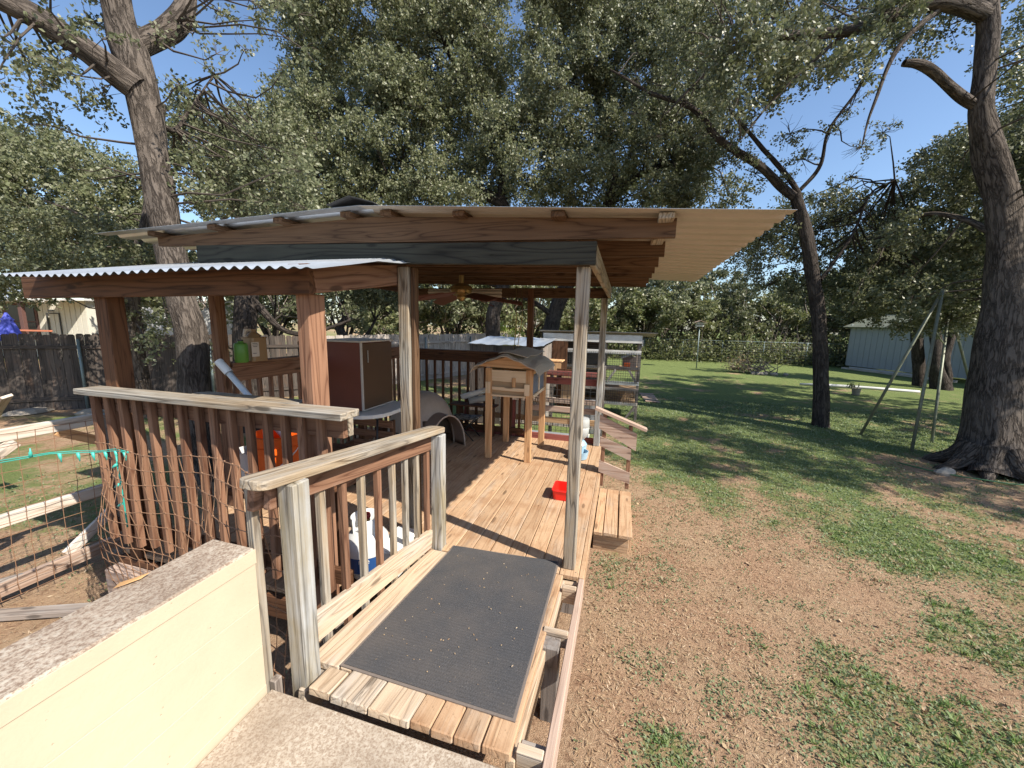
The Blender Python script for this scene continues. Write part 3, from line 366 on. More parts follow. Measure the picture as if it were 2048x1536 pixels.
CL_E='7.8,10.6,3.0,0.52,1;7.8,13.8,5.6,0.51,1;9.3,15.4,3.7,0.62,1;8.9,13.3,7.1,0.47,1;10.9,15.3,5.1,0.61,1;7.3,12.4,2.4,0.55,1;7.7,11.7,4.4,0.41,1;6.1,12.0,3.8,0.40,1;8.4,13.0,5.8,0.55,1;8.1,11.9,3.3,0.64,1;8.4,15.5,5.4,0.41,1;8.1,12.5,2.3,0.52,1;7.9,11.4,5.5,0.48,1;7.7,13.9,4.1,0.63,1;11.2,15.3,7.1,0.61,1;8.1,11.1,5.1,0.58,1;9.7,13.8,2.4,0.50,1;8.3,14.2,6.7,0.61,1;5.8,12.1,3.3,0.57,1;7.9,13.1,4.6,0.56,1;11.0,15.7,4.4,0.50,1;7.0,12.4,3.0,0.60,1;10.1,16.3,7.7,0.48,1;10.5,15.0,8.0,0.52,1;6.8,11.2,5.2,0.45,1;9.7,13.1,2.4,0.49,1;9.5,13.9,5.7,0.53,1;9.2,14.7,5.3,0.51,1;7.0,11.4,2.4,0.40,1;6.6,11.9,5.8,0.46,1;6.5,10.5,3.6,0.45,1;7.6,11.8,3.7,0.41,1;8.0,13.5,5.2,0.58,1;8.9,11.6,2.7,0.63,1;7.9,11.3,5.9,0.42,1;12.1,16.0,4.1,0.48,1;7.8,10.9,4.6,0.64,1;7.0,13.2,5.7,0.53,1;8.5,11.6,4.1,0.49,1;6.9,11.7,3.8,0.51,1;7.2,14.2,4.9,0.62,1;7.2,11.0,5.8,0.45,1;7.6,10.9,4.2,0.44,1;10.2,15.2,2.6,0.42,1;8.1,12.6,5.1,0.60,1;8.6,12.8,2.9,0.48,1;6.6,10.4,3.1,0.54,1;6.9,12.8,2.9,0.50,1;6.8,10.6,3.9,0.41,1;7.5,14.5,5.5,0.54,1;6.4,10.1,2.5,0.41,1;7.7,14.3,3.6,0.58,1;10.9,16.0,7.5,0.57,1;7.6,10.5,3.8,0.63,1;8.2,11.9,4.7,0.47,1;11.8,16.3,8.0,0.44,1;5.4,10.2,3.8,0.52,1;11.7,15.3,4.9,0.43,1;9.4,12.7,5.1,0.65,1;8.9,12.3,2.6,0.58,1;8.3,14.5,3.6,0.56,1;8.8,11.9,3.4,0.55,1;8.9,12.0,3.7,0.60,1;8.2,13.6,6.7,0.47,1;11.1,14.8,2.8,0.49,1;8.8,12.9,2.3,0.43,1;7.6,13.3,5.9,0.50,1;7.7,12.8,2.9,0.44,1;10.8,16.4,7.0,0.45,1;9.1,13.9,7.2,0.61,1;7.2,11.0,3.1,0.53,1;10.3,15.1,4.7,0.50,1;8.5,11.6,4.7,0.60,1;9.8,14.4,4.9,0.51,1;8.3,15.1,4.1,0.50,1;7.1,13.6,5.4,0.46,1;7.6,13.4,4.7,0.47,1;7.6,12.1,5.5,0.57,1;5.6,11.2,3.1,0.63,1;6.5,10.8,5.4,0.64,1;12.1,16.7,7.4,0.56,1;8.1,11.5,3.4,0.43,1;7.7,10.8,5.3,0.60,1;7.0,11.2,2.2,0.50,1;5.6,10.0,2.5,0.58,1;8.2,12.0,3.7,0.44,1;10.4,14.1,4.9,0.55,1;6.7,10.9,4.7,0.41,1;7.9,13.8,4.0,0.55,1;9.4,14.1,2.9,0.52,1;3.3,10.3,8.1,0.36,0.7;4.1,8.6,7.1,0.38,0.7;1.0,9.7,8.5,0.38,0.7;1.2,8.2,6.4,0.55,0.7;3.9,10.9,9.0,0.49,0.7;2.9,9.7,6.8,0.54,0.7;5.6,10.2,8.2,0.41,0.7;4.8,10.8,7.8,0.53,0.7;2.4,8.8,7.9,0.46,0.7;1.6,10.3,9.0,0.43,0.7;1.8,8.1,6.2,0.41,0.7;2.5,10.7,8.5,0.45,0.7;3.3,8.2,6.2,0.55,0.7;2.6,10.1,6.6,0.46,0.7;4.6,10.8,8.6,0.49,0.7;5.9,11.6,8.6,0.47,0.7;3.9,10.8,8.3,0.44,0.7;1.7,9.7,8.1,0.36,0.7;4.5,10.9,9.2,0.53,0.7;4.5,8.9,7.5,0.41,0.7;3.5,11.1,9.2,0.35,0.7;3.7,8.9,6.9,0.43,0.7;1.1,10.0,8.0,0.44,0.7;2.3,10.4,9.1,0.37,0.7;1.6,7.8,5.7,0.53,0.7;2.3,8.7,6.9,0.49,0.7;1.0,9.3,8.6,0.38,0.7;0.9,9.1,7.0,0.41,0.7;2.5,9.3,7.7,0.53,0.7;5.5,11.5,8.3,0.40,0.7;3.5,9.8,6.9,0.44,0.7;1.6,9.7,6.8,0.49,0.7;1.6,7.9,6.8,0.38,0.7;1.9,7.8,6.2,0.43,0.7;0.7,9.1,7.6,0.54,0.7;4.6,10.2,7.9,0.53,0.7;1.6,10.0,7.8,0.38,0.7;5.0,11.0,9.1,0.39,0.7;1.2,8.0,7.7,0.47,0.7;0.6,8.9,8.2,0.40,0.7;3.5,10.1,7.6,0.52,0.7;2.3,10.3,8.7,0.41,0.7;5.6,10.3,7.6,0.55,0.7;2.5,8.3,6.3,0.46,0.7;3.6,10.7,8.5,0.51,0.7;2.6,10.6,9.2,0.55,0.7;2.5,9.2,6.6,0.53,0.7;6.2,11.3,8.6,0.36,0.7;6.4,11.2,9.0,0.47,0.7;3.8,10.9,8.8,0.42,0.7;1.6,7.9,6.5,0.51,0.7;2.5,9.4,7.0,0.47,0.7;1.5,8.0,6.2,0.40,0.7;4.2,9.0,7.5,0.47,0.7;1.9,10.0,8.7,0.46,0.7;4.0,9.2,7.9,0.50,0.7;3.5,10.8,7.5,0.50,0.7;1.1,9.2,7.8,0.53,0.7;5.7,10.7,8.7,0.50,0.7;2.8,8.9,6.9,0.37,0.7;6.8,12.0,2.9,0.25,0.8;5.0,10.8,2.9,0.31,0.8;7.3,11.3,2.2,0.33,0.8;5.8,11.3,2.7,0.39,0.8;7.3,12.1,2.3,0.29,0.8;7.0,12.3,2.5,0.28,0.8;6.5,12.5,3.2,0.35,0.8;6.5,10.5,2.5,0.38,0.8;7.9,13.2,2.6,0.36,0.8;5.7,10.3,2.8,0.32,0.8;5.4,10.2,2.4,0.31,0.8;4.8,10.3,2.6,0.33,0.8;7.9,13.3,3.2,0.39,0.8;5.8,11.4,2.5,0.33,0.8;6.5,11.2,3.1,0.36,0.9;10.1,15.0,2.1,0.37,0.9;5.7,12.7,2.6,0.36,0.9;10.0,15.6,4.5,0.26,0.9;8.0,14.3,1.9,0.31,0.9;5.5,12.6,4.0,0.37,0.9;8.0,14.7,2.7,0.38,0.9;7.6,13.9,4.3,0.26,0.9;7.7,12.3,2.3,0.35,0.9;6.3,12.7,3.1,0.32,0.9;7.9,12.0,2.7,0.30,0.9;6.5,12.6,4.1,0.40,0.9;7.0,11.2,2.8,0.32,0.9;6.4,12.5,2.2,0.26,0.9;9.9,15.4,3.8,0.26,0.9;5.3,12.2,2.9,0.39,0.9;8.1,14.0,2.4,0.30,0.9;5.4,11.0,3.5,0.25,0.9;8.3,14.0,4.1,0.28,0.9;8.3,15.2,3.7,0.29,0.9;6.3,13.9,3.5,0.32,0.9;7.2,13.5,4.0,0.34,0.9;7.7,12.5,3.4,0.26,0.9;8.3,14.9,3.3,0.37,0.9;8.4,13.0,2.3,0.25,0.9;8.9,14.0,3.2,0.35,0.9;8.0,13.7,2.8,0.39,0.9;7.6,12.3,3.8,0.39,0.9;7.7,14.6,3.2,0.28,0.9;6.8,13.1,2.5,0.31,0.9;7.7,13.1,2.0,0.36,0.9;5.6,11.6,2.3,0.31,0.9;8.6,15.1,4.1,0.34,0.9;8.7,14.5,2.9,0.36,0.9;7.2,13.5,2.0,0.27,0.9;8.3,13.0,2.0,0.26,0.9;5.9,12.9,2.2,0.31,0.9;7.4,14.9,3.7,0.27,0.9;6.7,11.0,2.0,0.39,0.9;7.7,13.5,4.3,0.35,0.9;6.1,13.5,3.1,0.29,0.9;7.1,12.0,4.0,0.28,0.9;8.8,14.8,3.6,0.38,0.9;6.7,11.1,2.4,0.36,0.9;5.7,13.1,3.3,0.36,0.9;9.1,14.4,2.5,0.36,0.9;6.7,10.9,8.7,0.53,0.7;7.7,10.7,6.5,0.54,0.7;7.1,11.0,6.7,0.57,0.7;8.1,12.4,8.5,0.55,0.7;8.3,12.2,8.9,0.40,0.7;8.6,12.3,8.4,0.44,0.7;7.5,12.0,7.8,0.48,0.7;7.7,11.5,7.4,0.57,0.7'
LP_={'A0':[(-5.77,3.96,0.64,0.19),(-5.88,4.07,1.46,0.185),(-6.06,4.11,2.03,0.175),(-6.2,4.16,2.59,0.175),(-6.35,4.21,3.15,0.18),(-6.56,4.28,3.92,0.175),(-6.58,4.27,4.57,0.18),(-6.66,4.25,5.19,0.2),(-6.77,4.2,5.71,0.165),(-6.79,4.18,6.29,0.16),(-6.87,4.24,7.41,0.13)],'A1':[(-6.6,4.26,4.85,0.16),(-6.86,3.98,5.18,0.15),(-7.22,3.7,5.41,0.14),(-7.65,3.4,5.59,0.13),(-8.25,3.16,5.8,0.1)],'A2':[(-6.72,4.25,5.32,0.15),(-6.59,4.56,5.69,0.14),(-6.5,4.74,5.98,0.15),(-6.57,4.89,6.4,0.12),(-6.71,5.08,7.15,0.1)],'A3':[(-6.54,4.28,4.53,0.05),(-6.68,4.66,4.56,0.035),(-6.67,4.94,4.96,0.02),(-6.55,5.3,5.63,0.01)],'A4':[(-9.17,5.03,3.38,0.03),(-9.53,4.86,3.59,0.022),(-9.91,4.68,3.76,0.012)],'N0':[(-7.38,6.07,0.23,0.2),(-7.5,6.19,1.14,0.2),(-7.54,6.33,2.06,0.21),(-7.7,6.65,3.01,0.19),(-8.16,6.91,4.1,0.15),(-8.98,7.11,5.46,0.1)],'N1':[(-7.46,6.37,2.16,0.08),(-7.08,6.7,1.61,0.06),(-6.69,7.1,1.48,0.05),(-5.99,7.56,1.8,0.03)],'B0':[(-3.58,11.32,0.07,0.25),(-3.93,11.53,1.9,0.22),(-3.63,11.81,3.13,0.2),(-3.69,12.12,5.12,0.19),(-4.55,11.99,5.79,0.16),(-6.21,11.56,6.05,0.12),(-8.05,10.37,5.17,0.06)],'B1':[(-3.75,12.08,4.96,0.14),(-4.01,12.28,6.64,0.1),(-5.16,12.62,8.78,0.07),(-6.32,12.88,11.1,0.04)],'C0':[(-2.17,12.7,-0.37,0.3),(-2.38,12.89,1.12,0.27),(-2.12,13.21,2.62,0.24),(-0.76,12.96,5.19,0.2),(-0.73,13.27,7.03,0.15),(-1.34,13.44,9.15,0.1),(-2.07,13.56,11.13,0.06)],'C1':[(-0.74,13.04,5.65,0.12),(0.31,13.26,6.44,0.09),(1.55,13.38,7.01,0.06),(2.0,13.64,8.43,0.03)],'C2':[(-2.24,13.06,1.95,0.1),(-3.04,12.73,2.58,0.08),(-4.6,12.18,3.17,0.06)],'D0':[(4.53,10.38,-0.38,0.165),(4.48,10.54,0.67,0.15),(4.4,10.67,1.59,0.145),(4.21,10.8,2.74,0.14),(3.93,10.93,3.99,0.135),(3.64,11.0,4.9,0.12)],'D1':[(3.65,10.99,4.85,0.1),(2.8,10.86,5.52,0.09),(1.87,10.7,6.13,0.075),(1.15,10.61,6.86,0.06),(0.23,10.41,7.18,0.04),(-0.69,10.23,7.67,0.02)],'D2':[(3.69,11.01,4.91,0.06),(3.28,11.11,5.57,0.055),(2.71,11.16,6.24,0.045),(2.05,11.22,7.04,0.03)],'D3':[(3.73,11.04,5.02,0.045),(4.09,11.13,5.56,0.04),(4.21,11.18,6.31,0.03),(4.75,11.38,7.27,0.03),(4.95,11.47,8.09,0.02)],'D4':[(4.31,10.87,2.97,0.04),(4.92,11.19,3.9,0.03),(5.3,11.47,4.94,0.02),(5.83,11.68,5.3,0.012)],'E0':[(5.92,7.91,-0.56,0.5),(6.01,8.12,-0.07,0.42),(6.11,8.38,0.73,0.38),(6.25,8.66,1.55,0.36),(6.34,8.93,2.41,0.29),(6.34,9.18,3.28,0.22),(6.33,9.43,4.18,0.22),(6.18,9.61,4.92,0.22),(5.95,9.69,5.81,0.16),(5.98,9.84,6.62,0.15),(5.98,9.97,7.42,0.15),(5.77,10.05,8.31,0.15),(5.51,10.18,9.55,0.14)],'E1':[(5.82,9.93,7.51,0.14),(4.96,9.6,7.58,0.12),(4.03,9.29,7.3,0.1),(3.45,9.09,7.09,0.09),(2.38,8.88,7.0,0.06),(1.71,8.79,6.94,0.05),(1.06,8.62,6.36,0.03),(0.48,8.34,5.7,0.015)],'E2':[(5.97,9.71,5.86,0.09),(5.31,9.46,6.14,0.08),(4.79,9.25,6.41,0.075),(4.44,9.17,6.47,0.055)],'E3':[(5.04,9.62,7.54,0.05),(4.56,9.4,7.04,0.045),(4.25,9.22,6.51,0.035),(3.97,9.0,5.62,0.02),(3.88,8.89,5.09,0.012)],'E4':[(6.7,9.03,1.73,0.2),(7.11,9.42,2.79,0.19),(7.31,9.79,4.06,0.18),(7.76,10.32,5.23,0.16),(8.43,10.97,6.75,0.12)],'E5':[(6.24,9.19,3.54,0.07),(6.05,9.73,3.93,0.05),(5.75,10.32,4.18,0.04),(5.55,10.96,3.94,0.02)],'E6':[(3.53,9.12,7.11,0.04),(3.09,9.04,6.73,0.03),(2.34,8.91,5.93,0.022),(1.88,8.78,5.32,0.012)],'G0':[(11.89,19.76,-0.74,0.22),(11.81,19.94,0.49,0.2),(11.7,20.04,1.3,0.2),(11.54,20.16,2.32,0.15)],'G1':[(12.26,19.11,-0.86,0.35),(12.18,19.2,-0.22,0.3),(11.96,19.26,0.56,0.2),(11.96,19.52,1.53,0.18),(11.78,19.94,3.11,0.12)],'G2':[(12.35,19.21,-0.41,0.15),(12.32,19.36,0.57,0.14),(12.48,19.63,1.94,0.12),(12.85,20.14,3.13,0.08)],'M0':[(-10.31,12.66,0.54,0.2),(-10.35,12.73,1.02,0.16),(-10.56,12.75,1.49,0.15),(-10.4,12.85,1.88,0.12),(-10.62,12.87,2.35,0.1)],'M1':[(-10.32,12.67,0.64,0.12),(-9.87,12.83,0.84,0.1),(-9.53,13.01,1.33,0.06),(-9.28,13.16,1.81,0.05)]}
# ---------------------------------------------------------------- ground
def ss(x,a,b):
    t=np.clip((x-a)/(b-a),0,1); return t*t*(3-2*t)
def gz(x,y):
    x=np.asarray(x,float);y=np.asarray(y,float)
    l=ss(-x,1.3,3.2); z=-.38-.09*l-.10*ss(-x,5,13)
    z=z+(fbm(x*.9,y*.9,5)-.5)*.05+(fbm(x*4,y*4,9)-.5)*.02
    return z+ .0*y
PATCH=[(1.25,2.35,.2,.55),(1.75,2.42,.28,.7),(2.05,2.3,.3,.75),(.72,2.25,.12,.7),(1.5,2.75,.16,.9),(2.6,3.3,.22,.9),(2.7,3.05,.2,1.),(.3,1.85,.14,.8),(1.05,2.85,.12,.6),(3.2,4.6,.6,.5),(.45,3.0,.12,.4),(.1,2.35,.1,.5),(1.9,2.1,.4,1.)]
def grassd(x,y):
    n=fbm(x*1.1,y*1.1,21,4); n2=fbm(x*3.3,y*3.3,31,3)
    d=.28+ss(y+.35*x,4.0,7.2)*.50
    d=d-ss(-x,-.6,.8)*ss(-y,-6.5,-3.5)*.0
    d=d+(n-.5)*.8+(n2-.5)*.9
    for a,b,r,s in PATCH: d=d+s*np.exp(-((x-a)**2+(y-b)**2)/(2*r*r))*(.1+1.7*n2)
    d=d-.5*np.exp(-((x-5.2)**2+(y-7.2)**2)/.9)-.35*np.exp(-((x-4.5)**2+(y-6.0)**2)/1.2)
    d=d-.6*np.exp(-((x-5.7)**2+(y-21.3)**2)/2)
    d=d+ss(y,18,21)*.35
    l=ss(-x,1.5,2.5); dl=.45+(n-.5)*1.1-.6*np.exp(-((y-1.2)/.55)**2); d=d*(1-l)+dl*l
    return np.clip(d,0,1)
def axis(lo,hi,near0,near1,step,grow):
    a=list(np.arange(near0,near1,step)); s=step; v=a[-1]
    while v<hi: s*=grow; v+=s; a.append(v)
    s=step; v=a[0]
    while v>lo: s*=grow; v-=s; a.insert(0,v)
    return np.array(a)
xs=axis(-160,160,-9,11,.09,1.12); ys=axis(-60,200,-1,13,.09,1.1)
X,Y=np.meshgrid(xs,ys); Z=gz(X,Y); nx,ny=len(xs),len(ys)
idx=np.arange(nx*ny).reshape(ny,nx); Fq=np.stack([idx[:-1,:-1],idx[:-1,1:],idx[1:,1:],idx[1:,:-1]],-1).reshape(-1,4)
def groundm():
    m,nt,p,_=new('lawn_and_red_soil'); g=G(nt); tc=g.n('TexCoord').outputs['Object']; at=g.n('Attribute',attribute_name='grass').outputs['Fac']
    n1=g.noise(tc,7,6,.7); n2=g.noise(tc,60,5,.7); n3=g.noise(tc,1.3,4,.6); n4=g.noise(tc,180,3,.6)
    dirt=g.mix(g.ramp(n2,[(.35,0.),(.65,1.)]),(.27,.15,.09),(.50,.325,.205)); dirt=g.mix(g.ramp(n3,[(.4,0.),(.62,.8)]),dirt,(.43,.30,.19)); dirt=g.mix(g.ramp(n4,[(.56,0.),(.66,.8)]),dirt,(.52,.41,.28)); n5=g.noise(tc,17,5,.7,.5); dirt=g.mix(g.ramp(n5,[(.5,0.),(.64,.55)]),dirt,(.17,.09,.055))
    gr=g.mix(g.ramp(n2,[(.35,0.),(.68,1.)]),(.075,.105,.035),(.23,.28,.095)); gr=g.mix(g.ramp(n4,[(.55,0.),(.7,.6)]),gr,(.26,.27,.13))
    f=g.math('ADD',at,g.math('MULTIPLY',g.math('SUBTRACT',n1,.5),.9)); f=g.math('ADD',f,g.math('MULTIPLY',g.math('SUBTRACT',n2,.5),.8)); f=g.ramp(f,[(.36,0.),(.62,1.)])
    nt.links.new(g.mix(f,dirt,gr),p.inputs['Base Color']); p.inputs['Roughness'].default_value=.95; p.inputs['Specular IOR Level'].default_value=.1
    h=g.math('ADD',n2,g.math('MULTIPLY',n4,.7)); b=g.n('Bump',{'Strength':1.,'Distance':.02}); nt.links.new(h,b.inputs['Height']); nt.links.new(b.outputs[0],p.inputs['Normal']); return m
gr=npmesh('ground',np.stack([X,Y,Z],-1).reshape(-1,3),Fq,groundm(),kind='structure')
a=gr.data.attributes.new('grass','FLOAT','POINT'); a.data.foreach_set('value',(grassd(X,Y)*(.45+.55*ss(np.hypot(X,Y),3.5,8))).astype(np.float32).ravel())
# small leaves, blades and straw lying on the ground
def leafbits(name,P,L,Wd,lift,mat,tilt=.5,kind='stuff',fold=.0,label=None):
    n=len(P); a=rng.uniform(0,2*np.pi,n); el=rng.normal(lift,tilt,n)
    d=np.stack([np.cos(a)*np.cos(el),np.sin(a)*np.cos(el),np.abs(np.sin(el))],-1); s=np.stack([-np.sin(a),np.cos(a),rng.normal(0,.35,n)],-1)
    L=L[:,None];Wd=Wd[:,None]
    V=np.stack([P,P+d*L*.5+s*Wd*.5,P+d*L,P+d*L*.5-s*Wd*.5],1).reshape(-1,3); F=np.arange(n*4).reshape(n,4)
    o=npmesh(name,V,F,mat,kind=kind); return o
def scat(n,x0,x1,y0,y1,cond,pw=1.6):
    x=rng.uniform(x0,x1,n);y=rng.uniform(y0,y1,n); r=np.hypot(x,y-.3); k=(rng.uniform(0,1,n)<np.clip((2.4/np.maximum(r,1.2))**pw,0,1))&cond(x,y); x=x[k];y=y[k]; return x,y
def clear(x,y):
    c=~((x<-.12)&(x>-1.45)&(y<2.7)) & ~((x<-.15)&(x>-3.7)&(y>1.75)&(y<6)) & ~((x<-.1)&(x>-1.8)&(y<1.2)) & ~((x<.22)&(x>-.2)&(y>3.6)&(y<4.7))
    return c
def lay(n,x0,x1,y0,y1,lo,hi,pw,name,L0,L1,wr,lift,mat,lab,cat,tilt=.5,inv=False):
    def cond(x,y):
        g_=grassd(x,y)+(fbm(x*9,y*9,77,3)-.5)*.7
        if inv: g_=1-g_
        return clear(x,y)&(rng.uniform(lo,hi,len(x))<g_)
    x,y=scat(n,x0,x1,y0,y1,cond,pw); sc_=np.clip(np.hypot(x,y)/5,.8,3)**.6
    P=np.stack([x,y,gz(x,y)+rng.uniform(-.004,.012,len(x))],-1); L=rng.uniform(L0,L1,len(x))*sc_
    o=leafbits(name,P,L,L*wr,lift,mat,tilt); tag(o,lab,cat); return o
lay(620000,-.2,9,.9,13,.1,.9,1.1,'ground_cover',.012,.026,.7,.5,L_clover,'low clover and weeds spread over the lawn right of the deck','ground cover')
lay(260000,-.2,8,.9,9,.15,.9,1.5,'dry_grass',.015,.045,.16,.12,L_dry,'dry straw and dead grass bits on the red soil beside the ramp','dry grass',.25,True)
def tufts(n,x0,x1,y0,y1,lo,hi,name,mat,lab,cat,hmin,hmax,inv=None):
    x=rng.uniform(x0,x1,n);y=rng.uniform(y0,y1,n); g_=grassd(x,y); k=(rng.uniform(lo,hi,n)<g_+(fbm(x*6,y*6,55,3)-.5)*.6)&clear(x,y); x=x[k];y=y[k]; m=rng.integers(8,26,len(x)); q=np.repeat(np.arange(len(x)),m)
    s=rng.uniform(.5,1.3,len(x))[q]; n2=len(q); r=np.abs(rng.normal(0,.012,n2))*s; a=rng.uniform(0,6.283,n2); X_=x[q]+r*np.cos(a);Y_=y[q]+r*np.sin(a); P=np.stack([X_,Y_,gz(X_,Y_)-.004],-1)
    L=rng.uniform(hmin,hmax,n2)*s; el=rng.uniform(.35,1.35,n2); d=np.stack([np.cos(a)*np.cos(el),np.sin(a)*np.cos(el),np.sin(el)],-1); sd=np.stack([-np.sin(a),np.cos(a),np.zeros(n2)],-1); W_=(.0022+.0022*rng.uniform(0,1,n2))[:,None]; L=L[:,None]
    mid=P+d*L*.55; tip=P+d*L*.95+np.stack([np.cos(a),np.sin(a),-.5*np.ones(n2)],-1)*L*.18
    V=np.stack([P-sd*W_*.7,P+sd*W_*.7,mid+sd*W_,tip,mid-sd*W_],1).reshape(-1,3); b=np.arange(n2)*5; F=np.concatenate([np.stack([b,b+1,b+2,b+4],-1),np.stack([b+4,b+2,b+3,b+3],-1)])
    F4=F[:n2];F3=F[n2:,:3]
    me_V=V; T=np.concatenate([F4[:,[0,1,2]],F4[:,[0,2,3]],F3]); o=npmesh(name,V,T,mat,kind='stuff'); tag(o,lab,cat); return o
tufts(6200,-.1,3.9,1.,5.2,.62,1.5,'grass',L_grass,'fresh green grass tufts in the near lawn right of the ramp','grass',.018,.055)
tufts(1500,-.1,5.2,1.,7.,.15,2.2,'grass_sprigs',L_clover,'small grey-green sprigs dotting the bare soil beside the deck','ground cover',.012,.03)
tufts(1500,-.1,4.6,1.,6.,-.2,1.6,'dry_grass',L_dry,'dry pale tufts among the soil right of the ramp','dry grass',.015,.04)
lay(170000,-8,-1.6,-.3,8,.3,1.,1.0,'ground_cover',.014,.03,.6,.5,L_clover,'low weeds growing in the yard left of the guard rail','ground cover')
lay(70000,-7,-1.6,-.3,5,.2,.9,1.2,'dry_grass',.015,.045,.16,.12,L_dry,'dead grass bits on the soil behind the cream wall','dry grass',.25,True)
# fallen leaves
def litter():
    n=230; x=rng.uniform(-.05,3.6,n);y=rng.uniform(1.,5,n); P=np.stack([x,y,gz(x,y)+.008],-1); L=rng.uniform(.015,.05,n)
    o=leafbits('leaf_litter',P,L,L*.6,.1,L_dry,.2); tag(o,'pale fallen leaves scattered on the bare soil','fallen leaves')
litter()
# ---------------------------------------------------------------- porch and wall
def slope(y): return .1406*(2.62-y)
box('porch_slab',-1.42,-.13,-3.,1.165,-.5,.172,M_porch,None,0,.006)['kind']='structure'
wl=thing('garden_wall',(-1.55,0,-.4),'cream painted masonry wall with rough concrete top left of the porch','wall')
zz=[-.5,-.19,.01,.21,.41,.61,.802]
for i in range(6): box('block_course',-1.645,-1.425,-2.,1.145+random.uniform(-.002,.002),zz[i]+.0004,zz[i+1]-.0004,M_cream,wl,1,.0016)
box('cap',-1.655,-1.4225,-2.,1.148,.803,.868,M_cap,wl,1,.008)
box('cap_face',-1.4235,-1.4195,-2.,1.146,.8,.862,M_cream,wl,1,.001)
lf=ob('dry_leaf',[(0,0,0),(.02,.014,.006),(.07,.013,.002),(.10,0,.01),(.07,-.012,.004),(.02,-.012,.005)],[(0,1,2,3,4,5)],M_leafd,None,Matrix.Translation((-1.655,.80,.873))@Matrix.Rotation(1.2,4,'Z'))
tag(lf,'rust coloured dry leaf lying on top of the cream wall','leaf')
# ---------------------------------------------------------------- ramp
rp=thing('wooden_ramp',(-.8,1.9,-.3),'short wooden entrance ramp with hand rail leading down to the deck','ramp')
def rb(x0,x1,y0,y1,name='ramp_board',m=W_ramp,t=.038,dz=0):
    xm=(x0+x1)/2; board(name,(xm,y0,slope(y0)-t/2+dz),(xm,y1,slope(y1)-t/2+dz),x1-x0-.004,t,m,rp,(0,0,1),.005,.003)
rb(-1.25,-1.135,1.195,1.325); rb(-1.385,-1.205,1.335,2.6); rb(-1.2,-1.135,1.335,2.6)
for a,b in zip((-1.131,-.941,-.742,-.645,-.546,-.43),(-.941,-.742,-.645,-.546,-.43,-.309)): rb(a,b,1.195+random.uniform(-.006,.004),2.6,m=W_deck if a>-.8 else W_ramp)
board('stringer',(-.315,1.2,slope(1.2)-.115),(-.315,2.6,slope(2.6)-.115),.038,.14,W_ramp,rp)
board('stringer',(-1.3,1.2,slope(1.2)-.115),(-1.3,2.6,slope(2.6)-.115),.038,.14,W_ramp,rp)
board('rim_board',(-.168,1.12,slope(1.12)-.075),(-.178,2.6,slope(2.6)-.075),.038,.14,W_pink,rp,j=.0)
for y in (1.235,1.3): pass
board('cross_piece',(-.295,1.235,slope(1.23)-.045),(-.19,1.235,slope(1.23)-.045),.038,.09,W_ramp,rp)
board('cross_piece',(-.295,1.3,slope(1.3)-.10),(-.19,1.3,slope(1.3)-.10),.038,.09,W_barn,rp)
board('cross_piece',(-.295,2.46,slope(2.46)-.06),(-.2,2.46,slope(2.46)-.06),.038,.12,W_ramp,rp)
board('cross_piece',(-.33,1.955,.06),(-.19,1.955,.06),.038,.09,W_ramp,rp)
box('support_post',-.315,-.226,1.84,1.93,-.45,.085,W_barn,rp,2)
board('kick_board',(-1.395,1.33,slope(1.33)+.115),(-1.395,2.62,slope(2.62)+.085),.038,.15,W_ramp,rp)
box('rail_post',-1.37,-1.281,1.222,1.311,-.1,1.128,W_postg,rp,2,.005)
box('rail_post',-1.385,-1.296,2.62,2.709,-.2,.945,W_postg,rp,2,.005)
def cap_rounded(name,p0,p1,w,t,mat,parent,round0=True,round1=True):
    p0=Vector(p0);p1=Vector(p1);L=(p1-p0).length; out=[]; R=w*.32
    def corner(cx,cy,a0):
        for k in range(5): a=a0+k*math.pi/8; out.append((cx+R*math.cos(a),cy+R*math.sin(a)))
    if round0: corner(-L/2+R,-w/2+R,math.pi)
    else: out.append((-L/2,-w/2))
    if round1: corner(L/2-R,-w/2+R,-math.pi/2)
    else: out.append((L/2,-w/2))
    if round1: corner(L/2-R,w/2-R,0)
    else: out.append((L/2,w/2))
    if round0: corner(-L/2+R,w/2-R,math.pi/2)
    else: out.append((-L/2,w/2))
    n=len(out); c=.004; V=[]
    for z,s in ((-t/2,c),(-t/2+c,0),(t/2-c,0),(t/2,c)):
        for x,y in out: V.append((x-math.copysign(s,x) if abs(x)>L/2-R-.01 else x,y-math.copysign(s,y),z))
    F=[tuple(range(n))[::-1],tuple(3*n+i for i in range(n))]
    for k in range(3):
        for i in range(n): F.append((k*n+i,k*n+(i+1)%n,(k+1)*n+(i+1)%n,(k+1)*n+i))
    return ob(name,V,F,mat,parent,frame(p0,p1,(0,0,1)))
cap_rounded('rail_cap',(-1.375,1.1,1.168),(-1.375,2.74,.97),.142,.04,W_rail,rp)
board('rail',(-1.40,1.2,1.075),(-1.40,2.68,.88),.038,.12,W_red,rp,(0,0,1))
board('rail',(-1.455,1.17,1.075),(-1.455,2.68,.88),.038,.12,W_red,rp,(0,0,1))
for k in range(8):
    y=1.49+k*.157; zt=1.02-(y-1.2)*.13; box('picket',-1.4975+.062,-1.4975+.1,y,y+.038,slope(y)-.12,zt,W_rail if k in (0,2,4,5,6) else W_red,rp,2)
box('picket',-1.515,-1.477,1.19,1.228,-.02,1.12,W_rail,rp,2)
box('picket_block',-1.475,-1.44,1.2,1.24,-.03,.16,W_barn,rp,2)
